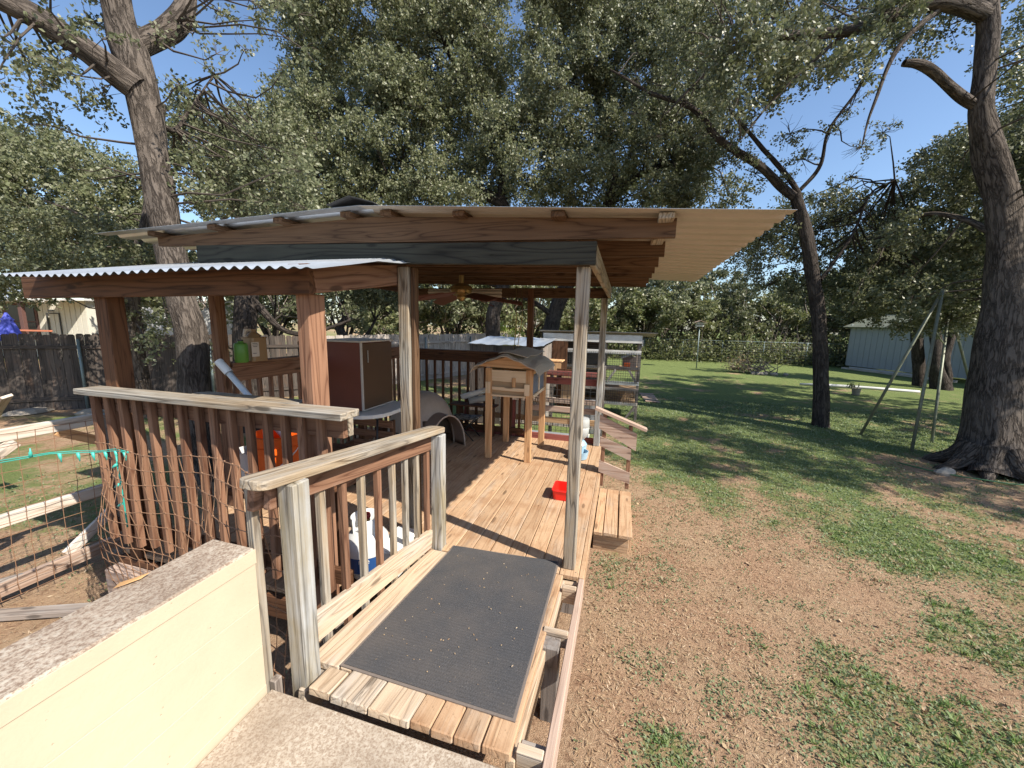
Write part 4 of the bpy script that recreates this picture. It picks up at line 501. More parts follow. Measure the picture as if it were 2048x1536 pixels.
# mat
def matf(u,v):
    c=[(-1.2,1.341),(-.328,1.328),(-.366,2.745),(-1.232,2.70)]
    x=(c[0][0]*(1-u)+c[1][0]*u)*(1-v)+(c[3][0]*(1-u)+c[2][0]*u)*v; y=(c[0][1]*(1-u)+c[1][1]*u)*(1-v)+(c[3][1]*(1-u)+c[2][1]*u)*v
    return x,y,max(slope(y),.0)
mt=thing('door_mat',(-.78,2.,.09),'ribbed charcoal floor mat with grey rubber edge lying on the ramp','door mat')
def mt_top(u,v):
    uu=.014+u*.972;vv=.009+v*.982; x,y,z=matf(uu,vv); U=uu*.87;Vv=vv*1.4
    rib=.0022*max(0,math.sin(2*math.pi*Vv/.022))+.0014*max(0,math.sin(2*math.pi*(U/.013)+(math.pi if int(Vv/.022)%2 else 0)))
    wav=.004*math.sin(v*3.1*1+.3)*math.sin(u*5)+(.006*max(0,(v-.95)/.05)*(.5+.5*math.sin(u*9)))
    return x,y,z+.009+rib+wav
grid('carpet',mt_top,200,256,M_mat,mt,True)
def mt_b(u,v):
    x,y,z=matf(u,v); return x,y,z+.007+.004*math.sin(v*3.4)*math.sin(u*5)
grid('rubber_edge',mt_b,20,24,[M_rub,M_rub],mt,False,both=(0,0,.006))
n_=70; u_=rng.uniform(-1.15,-.42,n_); v_=rng.uniform(1.4,2.6,n_); leafbits_=leafbits('mat_litter',np.stack([u_,v_,.1406*(2.62-v_)+.0155],-1),rng.uniform(.006,.018,n_),rng.uniform(.004,.008,n_),.05,L_dry,.1); tag(leafbits_,'tiny pale seeds and leaf bits scattered on the charcoal mat','leaf bits')
n_=160; u_=rng.uniform(-3.4,-.25,n_); v_=rng.uniform(2.7,5.8,n_); o_=leafbits('deck_litter',np.stack([u_,v_,np.full(n_,.003)],-1),rng.uniform(.008,.03,n_),rng.uniform(.005,.012,n_),.05,L_dry,.1); tag(o_,'dry leaf bits and seed husks scattered over the deck boards','leaf bits')
# ---------------------------------------------------------------- pavilion
pv=thing('deck_pavilion',(-1.9,4.2,-.4),'open wooden deck pavilion with low beige and galvanised metal roof','pavilion')
nailP=[]
for k in range(24):
    for yy_ in (2.66,3.32,4.22,5.12,5.92):
        for dx_ in (.025,.115): nailP.append((-.202-k*.1447-dx_+random.uniform(-.004,.004),yy_+random.uniform(-.01,.01),.0008))
    x1=-.202-k*.1447; x0=x1-.1405; y0=2.622+random.uniform(-.004,.004)
    if x1<-1.78: y0=1.87
    box('deck_board',x0,x1,y0,5.98+random.uniform(-.01,.01),-.036+random.uniform(-.0015,.0015),0+random.uniform(-.002,.001),W_deck,pv,1,.005)
V=[];F=[]
for x_,y_,z_ in nailP:
    b_=len(V); V+=[(x_+.0045*math.cos(t_*math.pi/3),y_+.0045*math.sin(t_*math.pi/3),z_) for t_ in range(6)]; F.append(tuple(range(b_,b_+6)))
ob('nails',V,F,M_dgray,pv,kind='stuff')
box('rim_joist',-.2,-.163,2.62,5.98,-.15,-.004,W_deck,pv,1); 
box('rim_joist',-1.75,-.2,2.575,2.615,-.16,-.042,W_ramp,pv,0)
box('rim_joist',-3.66,-1.75,1.83,1.868,-.19,-.04,W_dark,pv,0)
box('rim_joist',-3.68,-3.643,1.85,5.98,-.19,-.04,W_dark,pv,1)
for y in (3.3,4.2,5.1,5.9): box('joist',-3.6,-.21,y,y+.04,-.19,-.04,W_dark,pv,0)
for x,y in ((-.3,2.7),(-.3,5.8),(-3.5,2.7),(-3.5,5.8),(-1.8,4),(-3.5,1.95),(-1.85,1.95)): box('footing',x-.07,x+.07,y,y+.14,-.6,-.19,W_barn,pv,2)
def post(x0,x1,y0,y1,z0,z1,m,par,lab=None): return box('post',x0,x1,y0,y1,z0,z1,m,par,2,.006,lab)
post(-.327,-.238,2.68,2.769,.0,2.2,W_rail,pv)
post(-.333,-.244,5.8,5.889,.0,2.2,W_postg,pv)
post(-1.43,-1.34,5.84,5.93,0,2.34,W_dark,pv)
post(-3.61,-3.52,5.84,5.93,0,2.2,W_dark,pv)
post(-3.6,-3.51,2.66,2.749,0,2.27,W_red,pv)
post(-1.675,-1.586,2.67,2.759,0,2.22,W_rail,pv)
post(-1.584,-1.55,2.70,2.77,0,2.22,W_raft,pv)
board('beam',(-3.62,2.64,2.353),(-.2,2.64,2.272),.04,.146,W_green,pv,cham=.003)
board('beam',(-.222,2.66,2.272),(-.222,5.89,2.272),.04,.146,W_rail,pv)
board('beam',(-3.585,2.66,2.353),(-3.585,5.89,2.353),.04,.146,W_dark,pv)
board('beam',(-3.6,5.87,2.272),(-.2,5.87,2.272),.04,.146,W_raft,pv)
def rafter(y):
    o=(-1.9,y,2.46); P=[(-4.07,2.432),(.265,2.352),(.265,2.462),(-1.85,2.572),(-4.07,2.505)]
    V=[(x-o[0],d,z-o[2]) for d in (0,.04) for x,z in P]; F=[(0,1,2,3,4),(9,8,7,6,5)]+[(i,i+5,(i+1)%5+5,(i+1)%5) for i in range(5)]
    return ob('rafter',V,F,W_raft,pv,Matrix.Translation(o))
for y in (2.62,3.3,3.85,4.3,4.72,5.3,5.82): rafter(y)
def rz(x): return 2.618-.0645*(x+1.85) if x>-1.85 else 2.618-.03*(-1.85-x)
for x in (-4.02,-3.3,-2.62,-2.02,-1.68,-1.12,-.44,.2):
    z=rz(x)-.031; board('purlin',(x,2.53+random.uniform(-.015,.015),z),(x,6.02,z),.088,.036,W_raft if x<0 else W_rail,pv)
def prof(y,p=.19,d=.023):
    t=(y/p)%1; return d*(0 if t<.5 else (t-.5)/.1 if t<.6 else 1 if t<.9 else (1-t)/.1)
RY0,RY1=2.47,6.03
def roofR(u,v):
    y=RY0+(RY1-RY0)*v; x=-1.86+(.835+.08*v+1.86)*u; return x,y,rz(x)+prof(y)-.006
def roofL(u,v):
    y=RY0+(RY1-RY0)*v; x=-4.62+(-1.84+4.62)*u; return x,y,rz(x)+prof(y)-.006
grid('roof_sheet',roofR,6,190,[M_galv,M_under],pv,both=(0,0,.0012))['label']='beige underside roof sheets on the right slope'
grid('roof_sheet',roofL,6,190,[M_galv,M_galv],pv,both=(0,0,.0012))['label']='plain galvanised roof sheets on the left slope'
def ridge(u,v):
    a=abs(u-.5)*2; y=2.44+3.6*v; return -1.9+(u-.5)*.38,y,2.620+.02*(1-a)+.03*(1-a)*max(0,1-v*6)
grid('ridge_cap',ridge,6,12,[M_dgray,M_dgray],pv,both=(0,0,.003))
def beigep(u,v): return -2.59+1.05*u,4.88+.0*v+.012*math.sin(v*math.pi*5),2.13+.115*v
grid('shade_panel',beigep,2,30,[M_under,M_under],pv,both=(0,.002,0))
# rear and left guards
def guard(xa,ya,xb,yb,ztop,zbot,n,m,skip=(),capm=None,vw=.14):
    d=Vector((xb-xa,yb-ya,0)); L=d.length; d.normalize(); nrm=Vector((d.y,-d.x,0))
    A=Vector((xa,ya,0));B=Vector((xb,yb,0))
    board('rail_cap',A+Vector((0,0,ztop-.019)),B+Vector((0,0,ztop-.019)),.14,.038,capm or m,pv)
    board('rail',A+nrm*.03+Vector((0,0,ztop-.112)),B+nrm*.03+Vector((0,0,ztop-.112)),.038,.14,m,pv)
    board('rail',A+nrm*.03+Vector((0,0,zbot+.06)),B+nrm*.03+Vector((0,0,zbot+.06)),.038,.09,m,pv)
    for k in range(n):
        if k in skip: continue
        p=A+(B-A)*((k+.5)/n); board('picket',p+Vector((0,0,zbot-.02)),p+Vector((0,0,ztop-.04)),.038,.038,m,pv,(0,1,0),j=.02)
guard(-3.52,5.86,-1.44,5.86,1.36,.05,14,W_dark)
guard(-3.565,2.76,-3.565,5.84,1.39,.05,24,W_red,capm=W_red)
# rear right: low boards
board('rail',(-2.6,5.92,.05),(-.33,5.92,.035),.038,.10,W_maroon,pv); board('rail',(-2.6,5.96,.31),(-.33,5.96,.31),.038,.09,W_ply,pv)
board('rail',(-1.34,5.92,.95),(-.33,5.92,.95),.038,.10,W_maroon,pv); board('rail',(-1.34,5.92,.5),(-.33,5.92,.5),.038,.09,W_pink,pv)
for x in (-1.62,-2.45): board('picket',(x,5.9,0),(x,5.9,.6),.05,.04,W_maroon,pv,(0,1,0))
# ---------------------------------------------------------------- lean-to with front guard
lt=thing('lean_to',(-2.7,2.1,-.4),'lean-to of dark timber with wavy galvanised roof and picket guard rail','lean-to')
post(-1.83,-1.741,1.85,1.985,-.1,1.96,W_red,lt); post(-3.565,-3.44,1.85,1.96,-.1,1.94,W_dark,lt)
board('beam',(-4.22,1.82,2.0),(-1.682,1.82,2.035),.04,.165,W_dark,lt)
board('side_beam',(-1.70,1.845,2.035),(-1.70,2.86,2.185),.04,.15,W_red,lt)
board('side_beam',(-4.1,1.845,2.0),(-4.1,2.8,2.17),.04,.15,W_dark,lt)
for y in (2.15,2.6): z=2.06+.205*(y-1.65)-.04; board('purlin',(-4.2,y,z),(-1.72,y,z),.088,.036,W_dark,lt)
def ltf(u,v):
    x=-4.0+(2.46+.06*(1-v))*u; y=1.62+1.15*v; t=2*math.pi*x/.077
    e=.012*math.sin(x*2.3)*(1-v); return x,y,2.062+.205*(y-1.62)+.0095*math.sin(t)*(1-.55*ss_(u,.86,1))+e-(.03*max(0,(u-.93)/.07) if v>.5 else 0)
def ss_(x,a,b): t=min(max((x-a)/(b-a),0),1); return t*t*(3-2*t)
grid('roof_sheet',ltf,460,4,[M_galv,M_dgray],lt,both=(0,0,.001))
board('rail_cap',(-3.62,1.775,1.285),(-1.40,1.74,1.305),.15,.04,W_rail,lt)
cap_rounded('rail_cap',(-2.75,1.90,1.289),(-1.86,1.885,1.296),.12,.036,W_rail,lt)
board('rail',(-3.6,1.83,1.2),(-1.5,1.82,1.2),.038,.12,W_red,lt); board('rail',(-3.6,1.83,.25),(-1.5,1.82,.25),.038,.1,W_dark,lt)
for i,x in enumerate((-3.57,-3.43,-3.29,-3.15,-3.01,-2.87,-2.73,-2.59,-2.46,-2.32,-2.17,-2.04,-1.90,-1.77,-1.64)):
    board('picket',(x,1.785,.155+random.uniform(-.015,.01)),(x+random.uniform(-.006,.006),1.785,1.262),.042,.042,W_red,lt,(0,1,0),j=.03)
board('rail_end',(-1.6,1.87,1.2),(-1.5,1.87,1.2),.04,.12,W_rail,lt)
for x in (-3.6,-3.3): pass
hb=box('timber_block',-3.67,-2.9,1.74,1.86,-.30,-.09,W_pink,None,0,.01); tag(hb,'thick reddish timber block propping the guard corner above the soil','timber')
# ---------------------------------------------------------------- step and slatted stair rail
st=thing('deck_step',(0,4.1,-.36),'low three board wooden step at the right side of the deck','step')
for a,b in ((-.158,-.072),(-.066,.066),(.078,.205)): box('tread_board',a,b,3.62+random.uniform(-.02,.01),4.66,-.206,-.168,W_deck,st,1,.005)
box('riser',-.16,.18,3.66,3.70,-.40,-.208,W_deck,st,0); box('riser',.16,.2,3.7,4.62,-.40,-.208,W_deck,st,1); box('riser',-.16,.18,4.6,4.64,-.40,-.208,W_deck,st,0)
sr=thing('slatted_rail',(0,4.72,-.17),'small stair rail of slanted pinkish boards at the end of the step','stair rail')
board('rail_post',(-.15,4.76,-.168),(-.15,4.76,.78),.045,.07,W_red,sr,(0,1,0)); board('rail_post',(.16,4.76,-.168),(.16,4.76,.62),.045,.07,W_red,sr,(0,1,0))
def slat(tl,tr,br,bl,y=4.715,th=.03):
    o=Vector(((tl[0]+br[0])/2,y,(tl[1]+br[1])/2)); P=[bl,br,tr,tl]; V=[(x-o.x,d,z-o.z) for d in (0,th) for x,z in P]
    ob('slat',V,[(0,1,2,3),(7,6,5,4),(0,4,5,1),(1,5,6,2),(2,6,7,3),(3,7,4,0)],W_pink,sr,Matrix.Translation(o))
slat((-.21,.74),(.235,.54),(.235,.33),(-.21,.57)); slat((-.19,.47),(.18,.345),(.18,.20),(-.19,.35)); slat((-.19,.165),(.185,.045),(.185,-.095),(-.19,.02))
board('rail_cap',(-.27,4.73,.82),(.34,4.73,.60),.09,.038,W_pink,sr)

# ---------------------------------------------------------------- things on the deck
def legs4(par,pts,z0,z1,w,t,m,name='leg'):
    for x,y in pts: board(name,(x,y,z0),(x,y,z1),w,t,m,par,(0,1,0))
ht=thing('rabbit_hutch',(-1.4,5.15,0),'small wooden hutch on four tall legs under a felt roof','hutch')
legs4(ht,[(-1.665,4.79),(-1.115,4.79),(-1.645,5.55),(-1.09,5.55)],0,1.23,.088,.04,W_new)
box('front_panel',-1.62,-1.16,4.765,4.785,1.06,1.21,W_pine,ht,0); box('front_door',-1.62,-1.16,4.79,4.805,.885,1.055,W_ply,ht,0)
box('latch_bar',-1.61,-1.17,4.745,4.765,.945,.99,W_pine,ht,0); box('bottom_rail',-1.62,-1.16,4.757,4.787,.862,.886,W_pine,ht,0)
box('latch_block',-1.70,-1.635,4.742,4.765,.90,1.05,W_pine,ht,2); box('latch_block',-1.175,-1.105,4.742,4.765,.895,1.045,W_pine,ht,2)
box('peg',-1.34,-1.295,4.75,4.772,.995,1.12,W_new,ht,2)
box('floor_panel',-1.68,-1.08,4.81,5.56,.86,.88,W_ply,ht,1); box('back_panel',-1.64,-1.1,5.57,5.585,.88,1.22,W_ply,ht,0)
box('side_panel',-1.70,-1.688,4.82,5.52,.88,1.22,W_ply,ht,1)
for z in (.885,1.205): box('side_rail',-1.095,-1.06,4.82,5.52,z-.025,z+.02,W_pine,ht,1)
box('side_rail',-1.092,-1.064,5.14,5.19,.91,1.18,W_pine,ht,2)
for k in range(13): z=.925+k*.021; board('louvre',(-1.078,4.83,z),(-1.078,5.52,z),.018,.003,M_lou,ht,(.5,0,1))
o=Vector((-1.4,4.8,1.24)); V=[];tri=[(-1.78,1.255),(-1.0,1.24),(-1.0,1.262),(-1.41,1.39),(-1.78,1.278)]
ob('gable',[(x-o.x,d,z-o.z) for d in (0,.02) for x,z in tri],[(0,1,2,3,4),(9,8,7,6,5)]+[(i,i+5,(i+1)%5+5,(i+1)%5) for i in range(5)],W_new,ht,Matrix.Translation((o.x,4.72,o.z)))
def hroof(s):
    def f(u,v):
        x=-1.41+s*(.46*u); z=1.432-.165*u-.05*max(0,(u-.82)/.18)**2*1.2; y=4.60+1.12*v
        return x,y-.0*u,z+.008*math.sin(v*11+u*5)+.006*math.sin(u*17+v*3)-.02*max(0,(.06-v)/.06)
    return f
grid('roof_felt',hroof(1),14,20,[M_shingle,M_shingle],ht,both=(0,0,.012)); grid('roof_felt',hroof(-1),14,20,[M_shingle,M_shingle],ht,both=(0,0,.012))
grid('ridge_felt',lambda u,v:(-1.50+.38*u,4.66+1.1*v,1.462-.08*abs(u-.25)+.01*math.sin(v*9)),6,8,[M_shingle,M_shingle],ht,both=(0,0,.008))
# igloo dog house
ig=thing('dog_house',(-2.94,5.2,0),'taupe plastic igloo dog house with arched tunnel entrance','dog house')
ax=Vector((.88,-.475,0)).normalized(); pp=Vector((-ax.y,ax.x,0)); Cc=Vector((-2.9,5.22,0)); R=.52;Hh=.76
V=[];F=[];na,nb=48,14
for j in range(nb+1):
    ph=j/nb*math.pi/2
    for i in range(na): a_=2*math.pi*i/na; rr=R*math.cos(ph)**.8*(1.0+.012*math.cos(8*a_)); V.append((rr*math.cos(a_),rr*math.sin(a_),Hh*math.sin(ph)**1.0))
hole=[]
for j in range(nb):
    for i in range(na):
        q=(j*na+i,j*na+(i+1)%na,(j+1)*na+(i+1)%na,(j+1)*na+i); c=sum((Vector(V[k]) for k in q),Vector())/4
        d=c.dot(ax); s=c.dot(pp)
        if d>.2 and abs(s)<.22 and c.z<.42 : continue
        F.append(q)
ob('shell',V,F,M_igloo,ig,Matrix.Translation(Cc),True)
def tun(r0,off=0):
    def f(u,v):
        a_=math.pi*(1-u)*1.0; w_=(.27+off)*math.cos(a_); z=(.50+off)*math.sin(a_)**.75 if math.sin(a_)>0 else 0
        p=Cc+ax*(.34+.33*v)+pp*w_*(1+.12*(1-math.sin(a_))); return p.x,p.y,max(z,0)
    return f
grid('tunnel',tun(0,.0),30,6,[M_iglood,M_iglood],ig,True,both=(0,0,.008))
V,F=tubegeo([Vector(tun(0)(u/24,1.0)) for u in range(25)],.012,6); ob('rim',V,F,M_igloo,ig,None,True)
# cabinet and folding table
cb=thing('cabinet',(-3.1,4.0,.76),'red-brown laminate cabinet standing on the white folding table','cabinet')
box('body',-3.36,-2.835,3.72,4.32,.775,1.56,M_cab,cb,2); cdoor=box('door',-2.832,-2.815,3.745,4.32,.79,1.55,M_cabd,cb,2)
box('edge_strip',-2.834,-2.812,3.72,3.742,.775,1.56,M_cabt,cb,2); box('top',-3.38,-2.80,3.70,4.34,1.562,1.582,M_cabt,cb,0)
box('handle',-2.812,-2.80,3.82,3.83,1.33,1.47,M_steel,cdoor,2); box('base_strip',-2.832,-2.812,3.745,4.32,.775,.79,M_cabt,cb,1)
tb=thing('folding_table',(-3.0,3.98,0),'white plastic folding table with black steel legs','folding table')
cap_rounded('table_top',(-3.02,3.56,.74),(-3.02,4.44,.74),.94,.045,M_white,tb)
for x,y in ((-2.62,3.66),(-3.42,3.66),(-2.62,4.34),(-3.42,4.34)): tube('leg',[(x,y,0),(x+(.03 if x>-3 else -.03),y,.72)],.0125,M_black,tb)
for y in (3.66,4.34): tube('brace',[(-3.43,y,.35),(-2.61,y,.35)],.01,M_black,tb)
bn=thing('storage_bench',(-3.0,3.3,0),'low brown plank bench standing under the folding table','bench')
for k in range(3): box('seat_board',-3.42,-2.72,3.18+k*.12,3.29+k*.12,.40,.43,W_dark,bn,0)
for k in range(3): box('front_board',-3.40,-2.74,3.17,3.19,.06+k*.11,.155+k*.11,W_dark,bn,0)
box('side_board',-2.74,-2.715,3.2,3.5,.05,.39,W_red,bn,1); box('side_board',-3.42,-3.395,3.2,3.5,.05,.39,W_dark,bn,1)
for x in (-3.38,-2.78): box('leg',x,x+.05,3.45,3.5,0,.4,W_dark,bn,2)
pl=thing('wooden_pallet',(-2.6,4.1,0),'dark wooden pallet leaning on edge beneath the folding table','pallet')
for k in range(4): box('slat',-3.3,-2.72,4.15,4.17,.05+k*.14,.14+k*.14,W_red,pl,0)
for x in (-3.25,-3.0,-2.78): box('bearer',x,x+.04,4.172,4.25,.0,.56,W_dark,pl,2)
# stool
so_=thing('camp_stool',(-2.25,5.55,0),'small folding camp stool with speckled fabric seat beside the dog house','stool')
def seatf(u,v): return -2.5+.42*u,5.38+.32*v,.36-.02*math.sin(u*3.14)+.004*math.sin(u*23)*math.sin(v*19)
mcamo,nt_,p_,_=new('speckled_camouflage_cloth'); g_=G(nt_); tc_=g_.n('TexCoord').outputs['Object']; nn=g_.noise(tc_,22,3,.6); nt_.links.new(g_.mix(g_.ramp(nn,[(.47,0.),(.53,1.)]),(.05,.045,.04),(.35,.32,.27)),p_.inputs['Base Color'])
grid('seat',seatf,16,12,[mcamo,mcamo],so_,both=(0,0,.01))
for y in (5.4,5.68): tube('leg',[(-2.48,y,.35),(-2.12,y,.0)],.009,M_black,so_); tube('leg',[(-2.1,y,.35),(-2.46,y,.0)],.009,M_black,so_)
# rolls resting on rail
for i,(a_,b_,r_,m_,lb) in enumerate((((-2.42,5.62,.63),(-2.06,5.86,.74),.045,M_pvc,'pale rolled tube resting by the rear rail left of the hutch'),((-2.28,5.6,.58),(-1.9,5.84,.66),.05,M_clear,'grey wire-wrapped roll resting right of the pale tube'))):
    r0=thing('roll',a_,lb,'roll'); d=(Vector(b_)-Vector(a_)); tube('sleeve',[a_,b_],r_,m_,r0,14); 
    V,F=tubegeo([Vector(a_)-d*.01,Vector(a_)-d*.02],[r_*.55,r_*.55],12); ob('core',V,F,M_dgray,r0)
sh_=thing('side_shelf',(-2.2,5.72,.5),'narrow dark shelf holding the rolls at the rear rail','shelf')
box('shelf_board',-2.62,-1.85,5.56,5.82,.50,.52,W_dark,sh_,0); box('bracket',-2.5,-2.46,5.6,5.8,.0,.5,W_dark,sh_,2); box('bracket',-1.95,-1.91,5.6,5.8,0,.5,W_dark,sh_,2)
# water dispenser
wd=thing('pet_waterer',(-.45,5.3,0),'pet waterer with grey bottle upside down on a pale blue bowl','pet waterer')
lathe('bottle',[(.035,.2),(.05,.22),(.10,.27),(.125,.33),(.13,.40),(.124,.41),(.13,.42),(.13,.50),(.122,.53),(.05,.545)],M_clear,wd,(-.50,5.33,0))
lathe('neck',[(.11,0),(.12,.02),(.10,.10),(.11,.16),(.075,.21),(.04,.215)],M_bluep,wd,(-.50,5.33,0))
lathe('bowl',[(.085,0),(.10,.01),(.115,.08),(.12,.11),(.108,.11),(.10,.03),(.01,.025)],M_bluep,wd,(-.47,5.17,0),cap=True)
# red tub: rounded open box
def rtub(name,cx,cy,z0,w,d,h,mat,par,wall=.008,flare=1.12,seg=6,R=.035):
    def ringp(s,z,inset=0):
        out=[];hw=w/2*s-inset;hd=d/2*s-inset
        for (sx,sy,a0) in ((1,1,0),(-1,1,90),(-1,-1,180),(1,-1,270)):
            for k in range(seg): a_=math.radians(a0+90*k/(seg-1)); out.append((cx+sx*(hw-R)+R*math.cos(a_),cy+sy*(hd-R)+R*math.sin(a_),z))
        return out
    rings=[ringp(1,z0),ringp(1.02,z0+.01),ringp(flare,z0+h),ringp(flare,z0+h,-.008),ringp(flare,z0+h+.006,-.004),ringp(flare,z0+h+.004,wall),ringp(1.02,z0+.014,wall)]
    n=len(rings[0]);V=[v for r_ in rings for v in r_];F=[tuple(range(n))[::-1],tuple((len(rings)-1)*n+i for i in range(n))]
    for k in range(len(rings)-1):
        for i in range(n): F.append((k*n+i,k*n+(i+1)%n,(k+1)*n+(i+1)%n,(k+1)*n+i))
    c=Vector((cx,cy,z0)); return ob(name,[Vector(v)-c for v in V],F,mat,par,Matrix.Translation(c))
tu=rtub('litter_tub',-.50,3.92,0.001,.20,.23,.105,M_redp,None); tag(tu,'bright red plastic tub on the deck behind the front right post','tub')
# bucket
bk=thing('bucket',(-2.2,2.08,.62),'bright orange plastic bucket behind the guard rail pickets','bucket')
pr=[(.125,0),(.135,.01),(.145,.26),(.158,.262),(.158,.30),(.150,.302),(.150,.34),(.157,.342),(.157,.365),(.147,.367),(.14,.30),(.125,.02),(.02,.018)]
lathe('body',[(a*1.12,b*1.1) for a,b in pr],M_orange,bk,(-2.29,2.1,.62),36)
V,F=tubegeo([Vector((-2.29+.175*math.cos(a_),2.1-.175*abs(math.sin(a_)),.95-.17*abs(math.sin(a_)))) for a_ in np.linspace(0,math.pi,20)],.0045,6); ob('handle',V,F,M_white,bk,None,True)
bs=thing('work_stand',(-2.25,2.1,0),'dark wooden stand carrying the orange bucket','stand')
box('top_board',-2.62,-1.92,1.92,2.28,.58,.617,W_dark,bs,0)
for x,y in ((-2.58,1.95),(-1.97,1.95),(-2.58,2.22),(-1.97,2.22)): box('leg',x,x+.04,y,y+.04,0,.58,W_dark,bs,2)
wb=thing('bucket',(-2.50,2.18,.62),'small white plastic bucket left of the orange bucket','bucket'); lathe('body',[(.09,0),(.105,.24),(.112,.25),(.105,.252),(.09,.02),(.01,.015)],M_white,wb,(-2.56,2.1,.618),24)
pc=thing('pvc_pipe',(-2.5,2.1,1.2),'white PVC pipe with coupling leaning above the guard rail','pipe')
tube('tube',[(-2.79,2.14,1.44),(-2.02,2.2,.64)],.021,M_pvc,pc,16); V,F=tubegeo([(-2.845,2.135,1.495),(-2.84,2.136,1.49),(-2.76,2.143,1.41)],[.027,.029,.029],16,cap=False); ob('coupling',V,F,M_pvc,pc,None,True)
V,F=tubegeo([(-2.845,2.135,1.495),(-2.80,2.139,1.45)],[.023,.023],16,cap=True); ob('bore',V[:],[f[::-1] for f in F][:-2],M_dgray,pc,None,True)
# jugs
jg=thing('jug',(-3.5,2.97,1.39),'amber translucent jug with printed label on the left rail','jug')
def jug(par,cx,cy,z0,w,d,h,m,mh):
    rt=rtub('body',cx,cy,z0,w,d,h*.74,m,par,wall=.03,flare=1.0,R=.03)
    lathe('shoulder',[(w*.46,h*.74),(w*.40,h*.82),(w*.2,h*.9),(w*.14,h*.92),(w*.14,h*.98),(w*.12,h)],m,par,(cx,cy,z0),20)
    tube('handle',[(cx-.01,cy-w*.3,z0+h*.72),(cx-.01,cy-w*.62,z0+h*.80),(cx-.01,cy-w*.55,z0+h*.98),(cx-.01,cy-w*.15,z0+h*.97)],.014,mh,par,10)
jug(jg,-3.5,3.0,1.392,.15,.17,.31,M_jug,M_label); jlab=box('label',-3.424,-3.421,2.90,2.98,1.44,1.58,M_label,jg,2)
for k,(y0,y1,z) in enumerate(((2.91,2.965,1.565),(2.91,2.97,1.55),(2.915,2.96,1.535),(2.91,2.95,1.47))): box('print',-3.4205,-3.4195,y0,y1,z,z+.005,M_dgray,jlab,1,.0002)
gc=thing('bottle',(-3.5,2.83,1.39),'green plastic bottle left of the amber jug on the rail','bottle'); lathe('body',[(.05,0),(.058,.01),(.058,.16),(.05,.18),(.025,.19),(.022,.20)],M_green,gc,(-3.47,2.83,1.392),20); lathe('cap',[(.024,.2),(.024,.215)],M_dgray,gc,(-3.47,2.83,1.392),14)
# ceiling fan
fn=thing('ceiling_fan',(-1.85,4.3,2.2),'ceiling fan with dark red blades and brass motor under the pavilion roof','ceiling fan')
lathe('canopy',[(.03,.26),(.03,.17),(.08,.16),(.125,.13),(.135,.09),(.12,.06),(.06,.04),(.03,.03)],M_brass,fn,(-1.85,4.3,2.09),30)
lathe('light_bowl',[(.04,.05),(.055,.02),(.055,-.0),(.03,-.03),(.01,-.035)],M_brass,fn,(-1.85,4.3,2.09),24)
for k in range(6):
    a_=k*math.pi/3+.35; d=Vector((math.cos(a_),math.sin(a_),0)); c=Vector((-1.85,4.3,2.145)); n=Vector((-d.y,d.x,0))
    board('blade_arm',c+d*.1,c+d*.2-Vector((0,0,.02)),.03,.008,M_brass,fn)
    b_=cap_rounded('blade',c+d*.18-Vector((0,0,.02)),c+d*.72-Vector((0,0,.10)),.15,.008,M_blade,fn); b_.matrix_basis=b_.matrix_basis@Matrix.Rotation(.34,4,'X')
# propane tanks
def tank(x,y,z,lab):
    t=thing('propane_tank',(x,y,z),lab,'propane tank')
    lathe('shell',[(.10,0),(.10,.03),(.12,.04),(.148,.07),(.155,.11),(.155,.25),(.148,.29),(.11,.335),(.04,.35)],M_tank,t,(x,y,z),36)
    V=[];F=[];n=22
    for j,(rr,zz_) in enumerate(((.10,.325),(.105,.45),(.100,.45),(.095,.33))):
        for i in range(n+1): a_=math.radians(-60+300*i/n); V.append((x+rr*math.cos(a_),y+rr*math.sin(a_),z+zz_))
    for j in range(3):
        for i in range(n): F.append((j*(n+1)+i,j*(n+1)+i+1,(j+1)*(n+1)+i+1,(j+1)*(n+1)+i))
    ob('collar',V,F,M_tank,t,None,True); lathe('valve',[(.02,.34),(.02,.40),(.028,.40),(.028,.43)],M_brass,t,(x,y,z),10); lathe('knob',[(.03,.43),(.034,.445),(.03,.46)],M_dred,t,(x,y,z),12)
    return t
t1=tank(-1.70,2.23,-.02,'white propane tank with blue label right behind the ramp pickets')
V=[];F=[];n=16
for zz_ in (.09,.20):
    for i in range(n+1): a_=math.radians(-160+130*i/n); V.append((-1.70+.1568*math.cos(a_),2.23+.1568*math.sin(a_),-.02+zz_))
for i in range(n): F.append((i,i+1,n+2+i,n+1+i))
tlab=ob('label',V,F,M_blue,t1)
def wraptext(txt,size,z,a0,mat,par):
    cu=bpy.data.curves.new('lettering','FONT'); cu.body=txt; cu.size=size; cu.align_x='CENTER'; o=bpy.data.objects.new('lettering',cu); COL.objects.link(o)
    dg=bpy.context.evaluated_depsgraph_get(); me=bpy.data.meshes.new_from_object(o.evaluated_get(dg)); bpy.data.objects.remove(o)
    for v in me.vertices:
        a_=math.radians(a0)+v.co.x/.158; v.co=Vector((-1.70+.1585*math.cos(a_),2.23+.1585*math.sin(a_),-.02+z+v.co.y))
    me.materials.append(mat); q=bpy.data.objects.new('lettering',me); _reg(q,par,Matrix.Identity(4))
try:
    wraptext('nge',.055,.165,-62,M_white,tlab); wraptext('afely!',.026,.115,-62,M_white,tlab)
except Exception as e: print('text',e)
bx=thing('storage_tub',(-1.98,2.75,0),'white lidded plastic box on the deck behind the tanks','plastic box'); rtub('body',-1.52,2.34,0,.16,.3,.2,M_white,bx,flare=1.05); box('lid',-1.61,-1.43,2.18,2.5,.2,.222,M_white,bx,1,.008)
